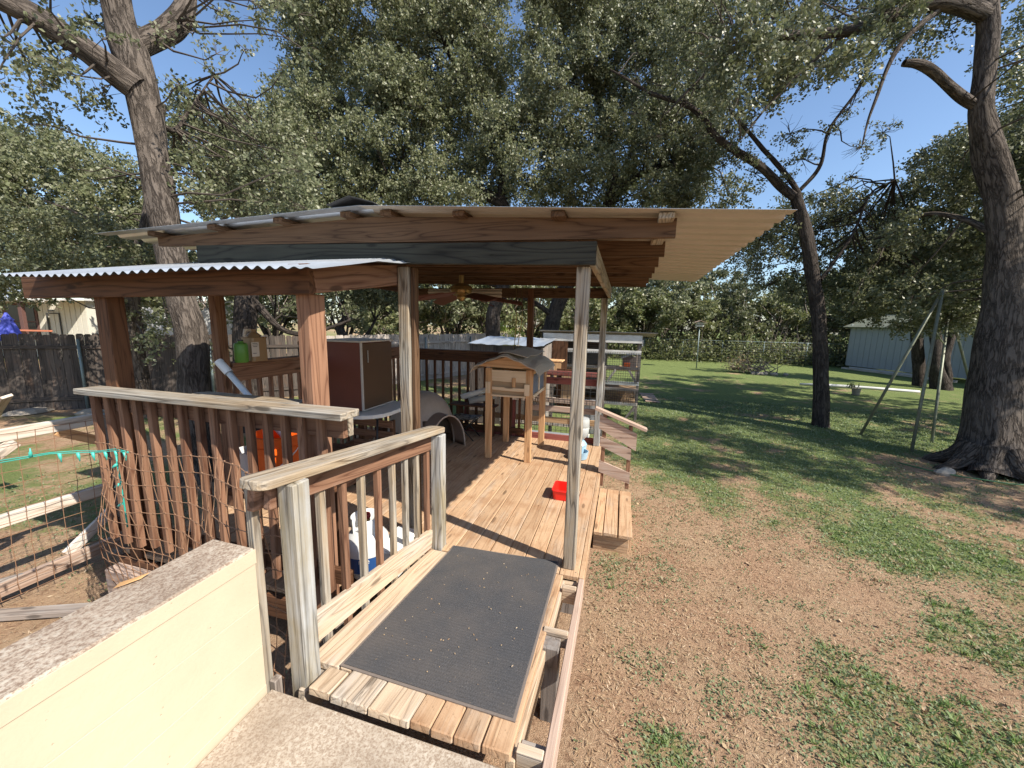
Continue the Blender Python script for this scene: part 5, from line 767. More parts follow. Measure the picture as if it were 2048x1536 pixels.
# ---------------------------------------------------------------- wire netting, gate, lights on the left
def net(name,f,nu,nv,r,mat,par=None,jit=.012):
    V=[];F=[]; J={}
    def q(i,j):
        if (i,j) not in J: p=Vector(f(i/nu,j/nv)); J[(i,j)]=p+Vector((random.uniform(-jit,jit),random.uniform(-jit,jit),random.uniform(-jit,jit)))
        return J[(i,j)]
    for i in range(nu+1): tubegeo([q(i,j) for j in range(nv+1)],r,4,True,V,F)
    for j in range(nv+1): tubegeo([q(i,j) for i in range(nu+1)],r,4,True,V,F)
    for (i,j),p in J.items(): tubegeo([p+Vector((-.006,0,-.003)),p+Vector((.006,0,.003))],r*1.8,4,True,V,F)
    return ob(name,V,F,mat,par,None,False,'stuff' if par else None)
nf=thing('wire_netting',(-2.6,1.6,-.4),'rusty square wire netting hung in front of the picket guard','wire netting')
def nf1(u,v):
    x=-3.3+1.86*u; y=1.62-.33*u-.02*math.sin(u*9); zt=.985+.14*u-.02*math.sin(u*6); return x,y-.03*math.sin(v*3)*(1-u)+(.03*math.sin(v*9+u*11)),zt-(zt+.36)*v
net('wire',nf1,22,15,.0024,M_rust,nf,.006)
ng=thing('wire_netting',(-4.5,1.6,-.45),'rusty square wire netting stretched over the bleached timber gate','wire netting')
net('wire',lambda u,v:(-4.47+.02*math.sin(u*7),.35+2.0*u-.03*v,.93-.05*u-1.3*v),20,13,.0024,M_rust,ng,.005)
gt=thing('timber_gate',(-4.6,1.7,-.45),'gate frame of bleached boards left of the picket guard','gate')
board('rail',(-4.60,.6,.87),(-4.60,2.27,.865),.04,.10,W_gate,gt); board('rail',(-4.58,.5,.20),(-4.58,2.26,.20),.05,.10,W_gate,gt); board('rail',(-4.55,.4,-.33),(-4.55,2.3,-.33),.05,.11,W_pink,gt)
board('brace',(-4.58,1.95,-.28),(-4.58,2.3,-.02),.03,.09,W_gate,gt,(0,-.6,.8)); board('brace',(-4.6,2.02,.82),(-4.6,2.35,.62),.03,.08,W_new,gt,(0,.6,.8)); board('brace',(-4.6,1.78,.8),(-4.6,1.3,.45),.03,.09,W_gate,gt,(0,-.6,.8)); board('brace',(-4.56,1.45,-.26),(-4.56,1.9,-.36),.04,.07,W_barn,gt,(0,.2,1))
box('post',-4.62,-4.55,2.28,2.36,-.6,.9,W_barn,gt,2)
tag(board('loose_board',(-6.9,2.55,.62),(-6.25,2.42,.93),.09,.03,W_gate,None,(0,-.3,1)),'single bleached board end sticking up at the far left','board')
lg=thing('string_lights',(-4.4,1.6,.75),'teal string lights tied along the wire netting','string lights')
LP=[Vector((-3.2,.85,1.0)),Vector((-3.25,1.15,1.0)),Vector((-3.29,1.4,.975)),Vector((-3.24,1.5,.955)),Vector((-3.15,1.56,.95)),Vector((-3.04,1.58,.965)),Vector((-2.92,1.58,.965))]
V,F=tubegeo(LP,.0032,5); tubegeo([p+Vector((0,.0,.007+.006*(i%2))) for i,p in enumerate(LP)],.003,5,True,V,F)
P0=LP[-2]; tubegeo([P0,P0+Vector((.02,-.01,-.1)),P0+Vector((.03,-.01,-.22)),P0+Vector((.05,-.02,-.4)),P0+Vector((.05,-.02,-.5))],.005,5,True,V,F); ob('cord',V,F,M_teal,lg,None,True)
for k in range(9):
    t=(k+.5)/9*(len(LP)-1); i=int(t); p=LP[i].lerp(LP[i+1],t-i); s=1 if k==2 else -1
    V,F=tubegeo([p,p+Vector((.004,0,s*.03)),p+Vector((.006,0,s*.034)),p+Vector((.008,0,s*.055))],[.009,.008,.005,.003],8); ob('bulb',V,F,M_bulb,lg,None,True)
for k in range(3): p=P0+Vector((.03,-.02,-.08-.13*k)); V,F=tubegeo([p,p+Vector((-.03,0,-.02)),p+Vector((-.05,0,-.03))],[.009,.008,.003],8); ob('bulb',V,F,M_bulb,lg,None,True)
tag(board('ground_board',(-6.4,.6,-.46),(-3.4,1.9,-.44),.10,.04,W_barn,None),'half buried edging board on the soil behind the wall','board')
# tuft
def tuft(cx,cy,n,h,sp,lab,mat=L_grass):
    a_=rng.uniform(0,2*np.pi,n); z0=float(gz(cx,cy)); P=np.stack([cx+rng.normal(0,sp,n),cy+rng.normal(0,sp,n),np.full(n,z0)],-1)
    L=rng.uniform(.5,1,n)*h; o=leafbits('grass_tuft',P,L,L*.07,1.15,mat,.35,kind=None); tag(o,lab,'grass tuft'); return o
tuft(-3.55,1.25,240,.17,.05,'yellow green grass tuft on the soil behind the cream wall',L_yel)
# stones by the fence
def stone(x,y,z,a,b,c,lab,name='stone',mat=None,seed=0,rz_=0):
    V=[];F=[];nu,nv=12,7; r_=random.Random(seed)
    ph=[r_.uniform(0,6) for _ in range(6)]
    for j in range(nv+1):
        t=math.pi*j/nv
        for i in range(nu):
            u=2*math.pi*i/nu; k=1+.13*math.sin(2*u+ph[0])+.1*math.sin(3*u+ph[1]+t*2)+.08*math.sin(5*t+ph[2]); V.append((a*math.sin(t)*math.cos(u)*k,b*math.sin(t)*math.sin(u)*k,c*math.cos(t)*(1+.1*math.sin(3*u+ph[3]))))
    for j in range(nv):
        for i in range(nu): F.append((j*nu+i,(j+1)*nu+i,(j+1)*nu+(i+1)%nu,j*nu+(i+1)%nu))
    o=ob(name,V,F,mat or M_stone,None,Matrix.Translation((x,y,z))@Matrix.Rotation(rz_,4,'Z')); 
    if lab: tag(o,lab,'stone')
    return o
stone(-13.4,5.5,-.52,.2,.42,.09,'long flat pale stone at the foot of the dark fence',seed=1); stone(-11.9,5.9,-.5,.2,.28,.12,'small rounded pink stone beside the fence post',seed=2)
stone(5.0,7.45,-.36,.16,.09,.09,'small pale stone at the foot of the big oak',seed=3,rz_=.4)
# ---------------------------------------------------------------- pens and hutches behind the deck
def wp(name,x0,x1,y,z0,z1,s,mat,par,r=.003): return net(name,lambda u,v:(x0+(x1-x0)*u,y,z0+(z1-z0)*v),max(2,int((x1-x0)/s)),max(2,int((z1-z0)/s)),r,mat,par,.002)
cg=thing('rabbit_cages',(-.6,9.6,-.38),'tall rack of wire fronted rabbit cages with white boards and metal roof','rabbit cages')
CX0,CX1,CY0,CY1=-1.75,.42,9.3,10.3
for x in (CX0,-.42,CX1-.06):
    for y in (CY0,CY1-.06): box('post',x,x+.06,y,y+.06,-.42,1.5,W_barn,cg,2)
box('roof_fascia',CX0-.1,CX1+.0,CY0-.06,CY0-.03,1.42,1.60,M_whitep,cg,0); box('roof_fascia',CX1,CX1+.03,CY0-.03,CY1,1.36,1.5,M_whitep,cg,1)
grid('roof_sheet',lambda u,v:(CX0-.2+(CX1-CX0+.52)*u,CY0-.12+1.3*v,1.66-.10*v+.012*math.sin(v*60)),2,90,[M_dgray,M_under],cg,both=(0,0,.004))
for z,m in ((1.20,M_whitep),(.84,W_barn),(.48,M_whitep),(.34,W_barn),(.0,W_gate)): box('front_rail',CX0,CX1,CY0-.025,CY0-.002,z-.035,z+.035 if m is not M_whitep else z+.05,m,cg,0)
for z in (.80,.36,-.02): box('shelf',CX0+.02,CX1-.02,CY0,CY1,z-.02,z,W_ply,cg,0)
box('back_board',CX0,-.5,CY1,CY1+.02,-.3,1.4,W_fd,cg,0); box('back_board',-.5,CX1,CY1,CY1+.02,-.02,.34,W_ply,cg,0); box('side_board',CX0,CX0+.02,CY0+.06,CY1-.06,0,1.4,W_fd,cg,1)
wp('wire_front',CX0,-.44,CY0-.035,.5,1.2,.05,M_wire,cg); wp('wire_front',-.36,CX1,CY0-.035,.5,1.2,.05,M_wire,cg); wp('wire_front',-.36,CX1,CY0-.035,.0,.34,.05,M_wire,cg)
box('hatch',-1.62,-1.25,CY0-.06,CY0-.04,.62,1.42,W_dark,cg,2); box('hatch',-1.2,-.9,CY0-.06,CY0-.04,.35,.75,W_ply,cg,2); box('nest_box',.02,.34,9.55,9.9,.82,1.08,W_barn,cg,0); 
grid('nest_lid',lambda u,v:(-.02+.42*u,9.45+.5*v,1.06+.16*u),2,2,[M_whitep,M_whitep],cg,both=(0,0,.015))
box('feeder',.06,.2,9.42,9.5,.83,.95,M_orange,cg,0); board('brace',(-.3,9.28,.5),(-.12,9.28,.8),.03,.05,W_gate,cg,(-1,0,.6)); board('brace',(.36,9.28,.5),(.18,9.28,.8),.03,.05,W_barn,cg,(1,0,.6)); board('brace',(.36,9.28,-.05),(.16,9.28,-.35),.03,.05,W_barn,cg,(1,0,-.6))
def straw(par,x0,x1,y0,y1,z0,z1,n):
    P=np.stack([rng.uniform(x0,x1,n),rng.uniform(y0,y1,n),rng.uniform(z0,z1,n)],-1); L=rng.uniform(.06,.16,n); o=leafbits('straw_bedding',P,L,L*.08,.2,L_dry,.3)
    M=o.matrix_basis.copy(); o.parent=par; o.matrix_parent_inverse=Matrix.Identity(4); o.matrix_basis=WM[par.name].inverted()@M; return o
straw(cg,-.4,.36,9.35,10.1,.0,.12,500)
cp=thing('chicken_coop',(-2.4,8.6,-.4),'low coop with shiny slanting metal roof behind the deck','coop')
grid('roof_sheet',lambda u,v:(-3.32+1.72*u+.1*v,8.05+1.05*v,1.345+.135*v+.006*math.sin(u*40)+.008*math.sin(u*13+v*6)),60,6,[M_galv,M_dgray],cp,both=(0,0,.003))
for k in range(9): box('wall_board',-3.28+k*.183,-3.10+k*.183,8.1,8.12,-.45,1.33,W_fd,cp,2)
for k in range(5): box('side_board',-1.63,-1.61,8.13+k*.18,8.30+k*.18,-.45,1.3+k*.02,W_barn,cp,2)
for x in (-3.28,-1.66): box('corner_post',x,x+.06,9.0,9.06,-.45,1.38,W_barn,cp,2)
box('nest_ledge',-1.6,-1.2,8.1,8.5,1.02,1.05,W_new,cp,1); box('nest_front',-1.58,-1.22,8.1,8.12,.7,1.0,W_new,cp,2)
pn=thing('wire_pen',(-1.2,6.9,-.4),'black wire pen with timber rails just behind the deck','pen')
for z,m in ((.93,W_maroon),(.42,W_pink),(-.02,W_gate)): board('rail',(-2.2,7.0,z),(-.3,7.0,z),.04,.09,m,pn)
for x in (-2.2,-1.25,-.32): box('post',x,x+.06,7.02,7.08,-.45,1.1,W_barn,pn,2)
wp('wire_panel',-2.2,-.3,6.96,-.35,.95,.10,M_wire,pn,.0035); box('gate_panel',-1.05,-.75,7.1,7.12,.35,.95,W_ply,pn,2); box('gate_panel',-1.15,-.65,7.13,7.15,.3,1.0,W_dark,pn,2)
box('trough',-1.9,-.45,6.3,6.42,-.12,-.02,M_galv,pn,0); box('metal_sheet',-.62,-.36,7.15,7.17,-.2,.45,M_galv,pn,2)
for lab,yy,mm,xx in (('pale bucket standing behind the right end of the pen',7.5,M_white,-.62),): b=thing('pail',(xx,yy,-.4),lab,'pail'); lathe('body',[(.10,0),(.13,.28),(.14,.285),(.12,.27),(.09,.02)],mm,b,(xx,yy,-.4),20)
# coil of rope/wire hanging
rc=thing('hanging_rope',(-1.2,5.8,.8),'brown cords hanging beside the hutch at the rear post','rope')
for k in range(6):
    x=-1.33+.04*k; tube('cord',[(x,5.75,.92),(x+.03,5.74,.8),(x+.01,5.75,.62),(x+.05,5.74,.7-.03*k)],.006,M_jug,rc,5)
hc=thing('hanging_chain',(-1.5,5.7,1.9),'thin chain pair hanging from the rear rafter beside the middle post','chain')
for dx in (0,.09): tube('strand',[(-1.58+dx,5.72,2.36),(-1.56+dx,5.7,1.9),(-1.58+dx*.6,5.7,1.5),(-1.60+dx,5.7,1.36)],.006,M_brass,hc,5)
# planks on ground
pk=thing('ground_pallet',(.85,12.4,-.38),'small slatted boards lying flat on the grass right of the cages','pallet')
for k in range(5): board('slat',(.62+.03*k,12.95-.3*k,-.34),(1.05+.02*k,12.95-.3*k,-.34),.16,.025,W_pink,pk)
# ---------------------------------------------------------------- fences
def fence(p0,p1,h,zb,mat,lab,posts,rails=True,pw=.14,name='wooden_fence',nudge=.02):
    A=Vector((*p0,0));B=Vector((*p1,0)); L=(B-A).length; d=(B-A)/L; nrm=Vector((d.y,-d.x,0)); n=int(L/pw)
    t=thing(name,((A.x+B.x)/2,(A.y+B.y)/2,zb),lab,'fence'); me=None
    for k in range(n):
        p=A+d*(k+.5)*pw; hh=h+random.choice((-.02,-.01,0,0,.01,.015)); w_=pw-.0025
        key=('pk',round(hh,2),mat.name,pw)
        if key not in _bx:
            a_=w_/2;c_=.009; P=[(-a_,0),(a_,0),(a_,hh-.03),(a_-.03,hh),(-a_+.03,hh),(-a_,hh-.03)]
            V=[(z,x,s) for s in (-c_,c_) for x,z in P]; m_=bpy.data.meshes.new('fence_board'); m_.from_pydata(V,[],[(0,1,2,3,4,5),(11,10,9,8,7,6)]+[(i,i+6,(i+1)%6+6,(i+1)%6) for i in range(6)]); m_.materials.append(mat); m_.update(); _bx[key]=m_
        M=Matrix((Vector((0,0,1)),d,nrm)).transposed().to_4x4(); M.translation=Vector((p.x,p.y,zb))+nrm*random.uniform(-.004,.004)
        o=bpy.data.objects.new('fence_board',_bx[key]); _reg(o,t,M@Matrix.Rotation(random.uniform(-.012,.012),4,'Z'))
    s=-1
    for z in (h-.32,.28): 
        k=0
        while k<L: b=min(k+2.4,L); board('fence_rail',A+d*k+nrm*.03+Vector((0,0,zb+z)),A+d*b+nrm*.03+Vector((0,0,zb+z)),.038,.088,mat,t,j=.01); k+=2.4
    for q in posts: p=A+d*q+nrm*.075; tube('fence_post',[(p.x,p.y,zb-.1),(p.x,p.y,zb+h-.12)],.032,M_steelp,t,10)
    return t
M_steelp=plain('grey_fence_post',(.20,.25,.25),.5,.4,0,20,.1)
fence((-16.2,3.4),(-8.9,9.9),1.87,-.56,W_fd,'weathered wooden fence coloured dark with tree shade running behind the left yard',[1.9,4.4,7.0,9.2])
fence((-8.9,9.9),(-5.0,19.6),1.87,-.56,W_fl,'grey wooden fence with light in its pale colour in the distance behind the deck',[1.5,4,6.5,9],pw=.145)
# chain link at the back
cf=thing('chain_link_fence',(6,27.5,-.4),'thin chain-link fence along the far edge of the lawn','fence')
for k in range(9): x=-1+k*2.4; tube('fence_post',[(x,27.4+.15*k,-.5),(x,27.4+.15*k,1.0)],.03,M_steelp,cf,6)
tube('top_rail',[(-1,27.4,.98),(18.2,28.6,.98)],.016,M_steelp,cf,5)
net('mesh_wire',lambda u,v:(-1+19.2*u,27.35+1.2*u,-.4+1.38*v),110,9,.004,M_steelp,cf,.01)
# ---------------------------------------------------------------- yard things
bh=thing('bird_house',(3.88,22.7,-.38),'pale bird house with pitched roof on a tall thin pole','bird house')
tube('pole',[(3.9,22.7,-.5),(3.86,22.7,1.82)],.028,M_steelp,bh,8); box('box',3.68,4.04,22.5,22.9,1.84,2.06,M_whitep,bh,0); box('entrance_band',3.67,4.045,22.49,22.499,1.95,1.98,M_brown,bh,0)
for s in (-1,1): board('roof_board',(3.86,22.42,2.135),(3.86,22.98,2.135),.30,.02,W_pink,bh,(s*.35,0,1)).matrix_basis.translation+=Vector((s*.135,0,-.03))
sw=thing('swing_frame',(5.6,9.4,-.38),'old A-frame swing set of thin mossy poles before the big oak','swing set')
def pole(n,a_,b_,r_=.026): tube(n,[a_,Vector(a_).lerp(Vector(b_),.5)+Vector((random.uniform(-.01,.01),)*3),b_],r_,M_pole,sw,10)

A1_=(5.81,9.55,2.61);A2_=(7.0,11.22,2.42)
pole('leg',(5.0,9.77,-.42),A1_); pole('leg',(5.26,8.66,-.42),A1_); pole('leg',(6.1,9.55,-.42),A2_); pole('leg',(8.93,12.6,-.42),A2_); pole('cross_bar',A1_,A2_); pole('brace',Vector((5.26,8.66,-.42)).lerp(Vector(A1_),.75),Vector((6.1,9.55,-.42)).lerp(Vector(A2_),.7),.012)
# shed on the right
sd=thing('shed',(14.5,24,-.38),'long grey-blue shed with open doorway shade as a dark panel behind the big oak','shed')
sa=Vector((12.48,26.79,0));sb=Vector((14.62,21.73,0)); d=(sb-sa); L=d.length; d.normalize(); nr=Vector((-d.y,d.x,0)); 
if nr.x<0: nr=-nr
def sbx(name,a0,a1,o0,o1,z0,z1,m): 
    return board(name,sa+d*a0+nr*((o0+o1)/2)+Vector((0,0,(z0+z1)/2)),sa+d*a1+nr*((o0+o1)/2)+Vector((0,0,(z0+z1)/2)),abs(o1-o0),z1-z0,m,sd)
n=18
for k in range(n): sbx('siding_panel',L*k/n,L*(k+1)/n-.012,0,.04,-.18,2.08,M_shed)
sbx('wall',0,L+3,.045,.06,-.18,2.08,M_shed); sbx('wall',L+1.9,L+4,0,.044,-.18,2.08,M_shed); sbx('doorway_shade_panel',L+.25,L+1.85,.03,.044,-.16,1.95,M_dgray); sbx('corner_trim',L-.0,L+.12,-.02,.02,-.2,2.08,M_shed)  # dark panel on the wall stands for the shade inside the doorway
sbx('skid',0,L-.2,-.25,-.1,-.38,-.28,W_gate); sbx('skid',.3,L-1.5,-.08,.0,-.36,-.22,M_white2)
board('end_wall',sa+nr*0+Vector((0,0,1.)),sa+nr*3.5+Vector((0,0,1.)),.05,2.3,M_shed,sd); 
board('roof_slope',sa-d*.3+nr*.8+Vector((0,0,2.36)),sb+d*4.3+nr*.8+Vector((0,0,2.36)),2.2,.05,M_pole,sd,(-nr.x*.35,-nr.y*.35,1)); board('roof_slope',sa-d*.3+nr*2.75+Vector((0,0,2.36)),sb+d*4.3+nr*2.75+Vector((0,0,2.36)),2.2,.05,M_pole,sd,(nr.x*.35,nr.y*.35,1))  # dark roof colour carries the shade of the foliage above
# white fallen pole
V,F=tubegeo([(6.9,17.85,-.34),(7.9,17.8,-.32),(9.2,17.78,-.33),(10.6,17.6,-.35)],[.045,.06,.055,.05],8); tag(ob('white_pole',V,F,M_white2,None,None,True),'long white pole lying on the grass behind the slender tree','pole')
pt=thing('plant_pot',(7.88,16.0,-.38),'small grey pot with a straggly plant near the white pole','plant pot'); lathe('pot',[(.10,0),(.13,.22),(.14,.23),(.12,.22),(.11,.2)],M_stone,pt,(7.88,16.0,-.38),16)
P=np.stack([7.8+rng.normal(0,.08,40),16+rng.normal(0,.08,40),-.2+rng.uniform(0,.1,40)],-1); o=leafbits('foliage',P,rng.uniform(.1,.3,40),rng.uniform(.02,.04,40),1.,L_oak,.4); M=o.matrix_basis.copy(); o.parent=pt; o.matrix_basis=WM[pt.name].inverted()@M
# brush pile
bp=thing('brush_pile',(6.3,21.4,-.38),'pile of dead branches and pale stones in the middle of the lawn','brush pile')
V=[];F=[]
for k in range(70):
    a_=random.uniform(0,6.28); r_=random.uniform(.1,.9); p=Vector((6.2+r_*math.cos(a_)*1.2,21.4+r_*math.sin(a_)*.6,-.38+random.uniform(.05,.3))); q=p+Vector((random.uniform(-.9,.9),random.uniform(-.5,.5),random.uniform(-.05,.65)))
    m_=p.lerp(q,.5)+Vector((random.uniform(-.08,.08),0,random.uniform(-.08,.08))); tubegeo([p,m_,q],[.022,.015,.006],4,True,V,F)
ob('sticks',V,F,M_bark2,bp,kind='stuff')
n=900; P=np.stack([5.5+np.abs(rng.normal(0,.35,n))*rng.choice([-1,1],n)+.2,21.5+rng.normal(0,.2,n),-.3+np.abs(rng.normal(0,.32,n))],-1); o=leafbits('dry_leaves',P,rng.uniform(.06,.12,n),rng.uniform(.03,.06,n),.3,L_dry,.6); M=o.matrix_basis.copy(); o.parent=bp; o.matrix_basis=WM[bp.name].inverted()@M
for k in range(7): 
    s_=stone(6.1+.25*k*random.uniform(.7,1),21.0+random.uniform(-.1,.1),-.33,.12,.1,.09,None,'rock',seed=20+k); s_.parent=bp; s_.matrix_basis=WM[bp.name].inverted()@s_.matrix_basis
# garden hose in front of big oak
tag(tube('garden_hose',[(4.55,7.75,-.345),(4.8,7.5,-.35),(5.1,7.32,-.35),(5.6,7.2,-.35),(6.3,7.25,-.35),(7.2,7.4,-.35)],.011,M_hose,None,6),'thin green garden hose lying before the foot of the big oak','hose')
tag(board('stick',(4.75,10.9,-.36),(4.62,10.25,-.0),.015,.015,M_bark2,None),'thin bent stick leaning beside the slender tree trunk','stick')
# house, umbrella, trailer far left
hs_=thing('house',(-31,12.3,-.5),'cream house with metal porch roof beyond the dark fence','house')
ha=Vector((-36,10.95,0));hb_=Vector((-26.8,13.58,0)); d=(hb_-ha);L=d.length;d.normalize();nr=Vector((d.y,-d.x,0))
def hbx(name,a0,a1,o,th,z0,z1,m,up=None,par=None): return board(name,ha+d*a0+nr*o+Vector((0,0,(z0+z1)/2)),ha+d*a1+nr*o+Vector((0,0,(z0+z1)/2)),th,z1-z0,m,par or hs_,up or (0,0,1))
n=34
for k in range(n): hbx('siding_board',L*k/n,L*(k+1)/n-.03,0,.03,-.5,2.45,M_housew)
hbx('wall',0,L,-.03,.02,-.5,2.45,M_housew); hbx('side_wall',L-.02,L+.0,-2,4,-.5,2.45,M_housew)
w_=hbx('window',L-4.3,L-2.55,.03,.06,.4,2.25,M_brown); 
for a0,a1,z0,z1 in ((L-4.1,L-2.65,1.35,2.15),(L-4.1,L-2.65,.5,1.28)): hbx('pane',a0,a1,.075,.02,z0,z1,M_glass,None,w_)
hbx('door_frame',L-2.05,L-1.98,.06,.04,.3,1.75,M_dgray); hbx('door_frame',L-1.42,L-1.36,.06,.04,.3,1.75,M_dgray); hbx('door_frame',L-2.05,L-1.36,.061,.04,1.75,1.8,M_dgray); hbx('house_sign',L-1.95,L-1.65,.05,.04,1.88,1.96,M_dgray)
hbx('porch_beam',0,L+.3,2.1,.12,2.28,2.42,M_whitep); hbx('porch_rail',0,L+.6,2.2,.09,.93,1.0,M_orp)
for a_ in (L-3.5,L-.9,L-7): hbx('porch_post',a_,a_+.17,2.05,.15,-.5,2.28,M_orp if a_<L-2 else M_brown)
grid('porch_roof',lambda u,v:(tuple(ha+d*(L-1.2)*u+nr*(2.3-4.6*v)+Vector((0,0,2.40+1.1*v+.03*(1 if int(u*70)%2 else 0))))),140,1,[M_galv,M_galv],hs_,both=(0,0,.01))
grid('porch_roof',lambda u,v:(tuple(ha+d*(L-1.2+1.5*u)+nr*(2.3-4.6*v)+Vector((0,0,2.40+.25*v)))),4,1,[M_whitep,M_whitep],hs_,both=(0,0,.05))
um=thing('patio_umbrella',(-21.4,8.6,-.5),'closed blue patio umbrella beyond the dark fence at far left','umbrella')
tube('pole',[(-21.4,8.62,-.5),(-21.4,8.62,1.75)],.025,M_white,um)
V=[];F=[];n=32;pr_=[(.03,1.78),(.10,1.62),(.16,1.52),(.13,1.50),(.22,1.2),(.33,.78)]
for r_,z in pr_:
    for i in range(n): a_=2*math.pi*i/n; k=1+.16*math.cos(8*a_)*(1 if z<1.6 else .3); V.append((-21.4+r_*k*math.cos(a_),8.62+r_*k*math.sin(a_),z))
for k in range(len(pr_)-1):
    for i in range(n): F.append((k*n+i,(k+1)*n+i,(k+1)*n+(i+1)%n,k*n+(i+1)%n))
ob('canopy',V,F,M_umb,um,None,True)
tr=thing('white_trailer',(-27,17.6,-.5),'white trailer home glimpsed through the leaves beyond the fence','trailer')
ta=Vector((-31,16.4,0));tb_=Vector((-22.5,18.9,0)); d=(tb_-ta);L=d.length;d.normalize();nr=Vector((d.y,-d.x,0))
def tbx(name,a0,a1,o,th,z0,z1,m): return board(name,ta+d*a0+nr*o+Vector((0,0,(z0+z1)/2)),ta+d*a1+nr*o+Vector((0,0,(z0+z1)/2)),th,z1-z0,m,tr)
tbx('body',0,L,0,1.8,-.1,2.7,M_white2); tbx('window_frame',1.0,2.1,.905,.03,1.0,1.75,M_white); tbx('window',1.1,2.0,.925,.03,1.08,1.66,M_glass); tbx('blue_panel',2.35,2.95,.91,.03,.75,1.6,M_umb)
# ---------------------------------------------------------------- trees
def catm(pts,step):
    P=[np.array(p,float) for p in pts]; P=[2*P[0]-P[1]]+P+[2*P[-1]-P[-2]]; out=[]
    for i in range(1,len(P)-2):
        L=np.linalg.norm(P[i+1][:3]-P[i][:3]); n=max(2,int(L/step))
        for k in range(n):
            t=k/n; out.append(.5*((2*P[i])+(-P[i-1]+P[i+1])*t+(2*P[i-1]-5*P[i]+4*P[i+1]-P[i+2])*t*t+(-P[i-1]+3*P[i]-3*P[i+1]+P[i+2])*t**3))
    out.append(P[-2]); return out
def limb(name,pts,mat,parent,seg=14,rough=.05,flare=0.,step=None,wig=.0):
    rmax=max(p[3] for p in pts); S=catm(pts,step or max(.04,rmax*.28)); n=len(S); V=np.zeros((n,seg,3));B=np.zeros((n,seg,3)); ref=np.array([.93,.3,.1]); L=0; ph=random.uniform(0,9)
    for i,s in enumerate(S):
        c=s[:3]; t=S[min(i+1,n-1)][:3]-S[max(i-1,0)][:3]; t=t/np.linalg.norm(t); u=ref-t*ref.dot(t); u/=np.linalg.norm(u); v=np.cross(t,u); ref=u
        if i: L+=np.linalg.norm(c-S[i-1][:3])
        if wig: c=c+wig*np.array([math.sin(L*3.1+ph),math.cos(L*2.3+ph),0])*s[3]*2
        for k in range(seg):
            a=2*math.pi*k/seg; r=max(s[3],.004)
            rr=r*(1+rough*(math.sin(a*3+L*2.2/ max(r,.05)*.2+ph)+.7*math.sin(a*5-L*3+ph)+.5*math.sin(a*9+L*5)+ .6*math.sin(L*6+a*2)))
            if flare: rr*=1+flare*math.exp(-L/.28)*(.55+.45*math.sin(a*5+ph))
            V[i,k]=c+(u*math.cos(a)+v*math.sin(a))*rr; B[i,k]=(math.cos(a)*r,math.sin(a)*r,L)
    id_=np.arange(n*seg).reshape(n,seg); F=np.stack([id_[:-1],np.roll(id_,-1,1)[:-1],np.roll(id_,-1,1)[1:],id_[1:]],-1).reshape(-1,4)
    o=npmesh(name,V.reshape(-1,3),F,mat,parent,M=None); me=o.data; me.polygons.foreach_set('use_smooth',[True]*len(me.polygons))
    a=me.attributes.new('bark','FLOAT_VECTOR','POINT'); a.data.foreach_set('vector',B.astype(np.float32).ravel())
    # npmesh registered with world matrix identity under a parent whose own matrix is a translation
    return o,[s for s in S]
def leaves(name,C,Rr,N,l,wd,mat,parent,droop=.25,flat=.85,spr=.13):
    """leaf quads in sprigs: C centres, Rr radii, N leaves per clump"""
    Vs=[]
    for c,r,n in zip(C,Rr,N):
        if n<4: continue
        m=max(3,int(n/34)); d=rng.normal(size=(m,3)); d/=np.linalg.norm(d,axis=1)[:,None]; rad=r*rng.uniform(.1,1.,m)**.55; sp=c+d*rad[:,None]*np.array([1,1,flat])
        dirs=d+rng.normal(0,.6,(m,3)); dirs[:,2]-=.25; dirs/=np.linalg.norm(dirs,axis=1)[:,None]
        k=rng.integers(0,m,n); t=rng.uniform(-1,1,n)[:,None]; P=sp[k]+dirs[k]*t*(spr+r*.15)+rng.normal(0,.30*(spr),(n,3))
        Vs.append(P)
    P=np.concatenate(Vs); n=len(P); a=rng.normal(size=(n,3)); a[:,2]-=droop; a/=np.linalg.norm(a,axis=1)[:,None]; b=rng.normal(size=(n,3)); b[:,2]*=.5; b=np.cross(a,b); b/=np.linalg.norm(b,axis=1)[:,None]
    s=rng.uniform(.65,1.25,n)[:,None]; L=l*s;W=wd*s
    V=np.stack([P,P+a*L*.45+b*W*.5,P+a*L,P+a*L*.45-b*W*.5],1).reshape(-1,3)
    return npmesh(name,V,np.arange(n*4).reshape(n,4),mat,parent,'stuff')
def twigs(C,Rr,S,parent,mat,r0=.014,sub=5,maxd=3.5):
    V=[];F=[]; Sp=np.array([s[:3] for s in S])
    for c,r in zip(C,Rr):
        c=np.array(c); dd=np.linalg.norm(Sp-c,axis=1); j=int(np.argmin(dd)); 
        if dd[j]<maxd:
            a=Sp[j]; m=(a+c)/2+rng.normal(0,.08*dd[j],3); tubegeo([a,a*.55+m*.45+rng.normal(0,.03,3),m,m*.4+c*.6+rng.normal(0,.04,3),c],[r0*1.5,r0*1.25,r0,r0*.75,r0*.5],4,False,V,F)
        for k in range(sub):
            d=rng.normal(size=3); d/=np.linalg.norm(d); e=c+d*r*.95; m=(c+e)/2+rng.normal(0,.12*r,3); tubegeo([c,m,e],[r0*.5,r0*.35,r0*.15],3,False,V,F)
    return ob('twigs',V,F,mat,parent,None,False,'stuff')
def parse(s): 
    A=np.array([[float(v) for v in q.split(',')] for q in s.split(';')]); return A
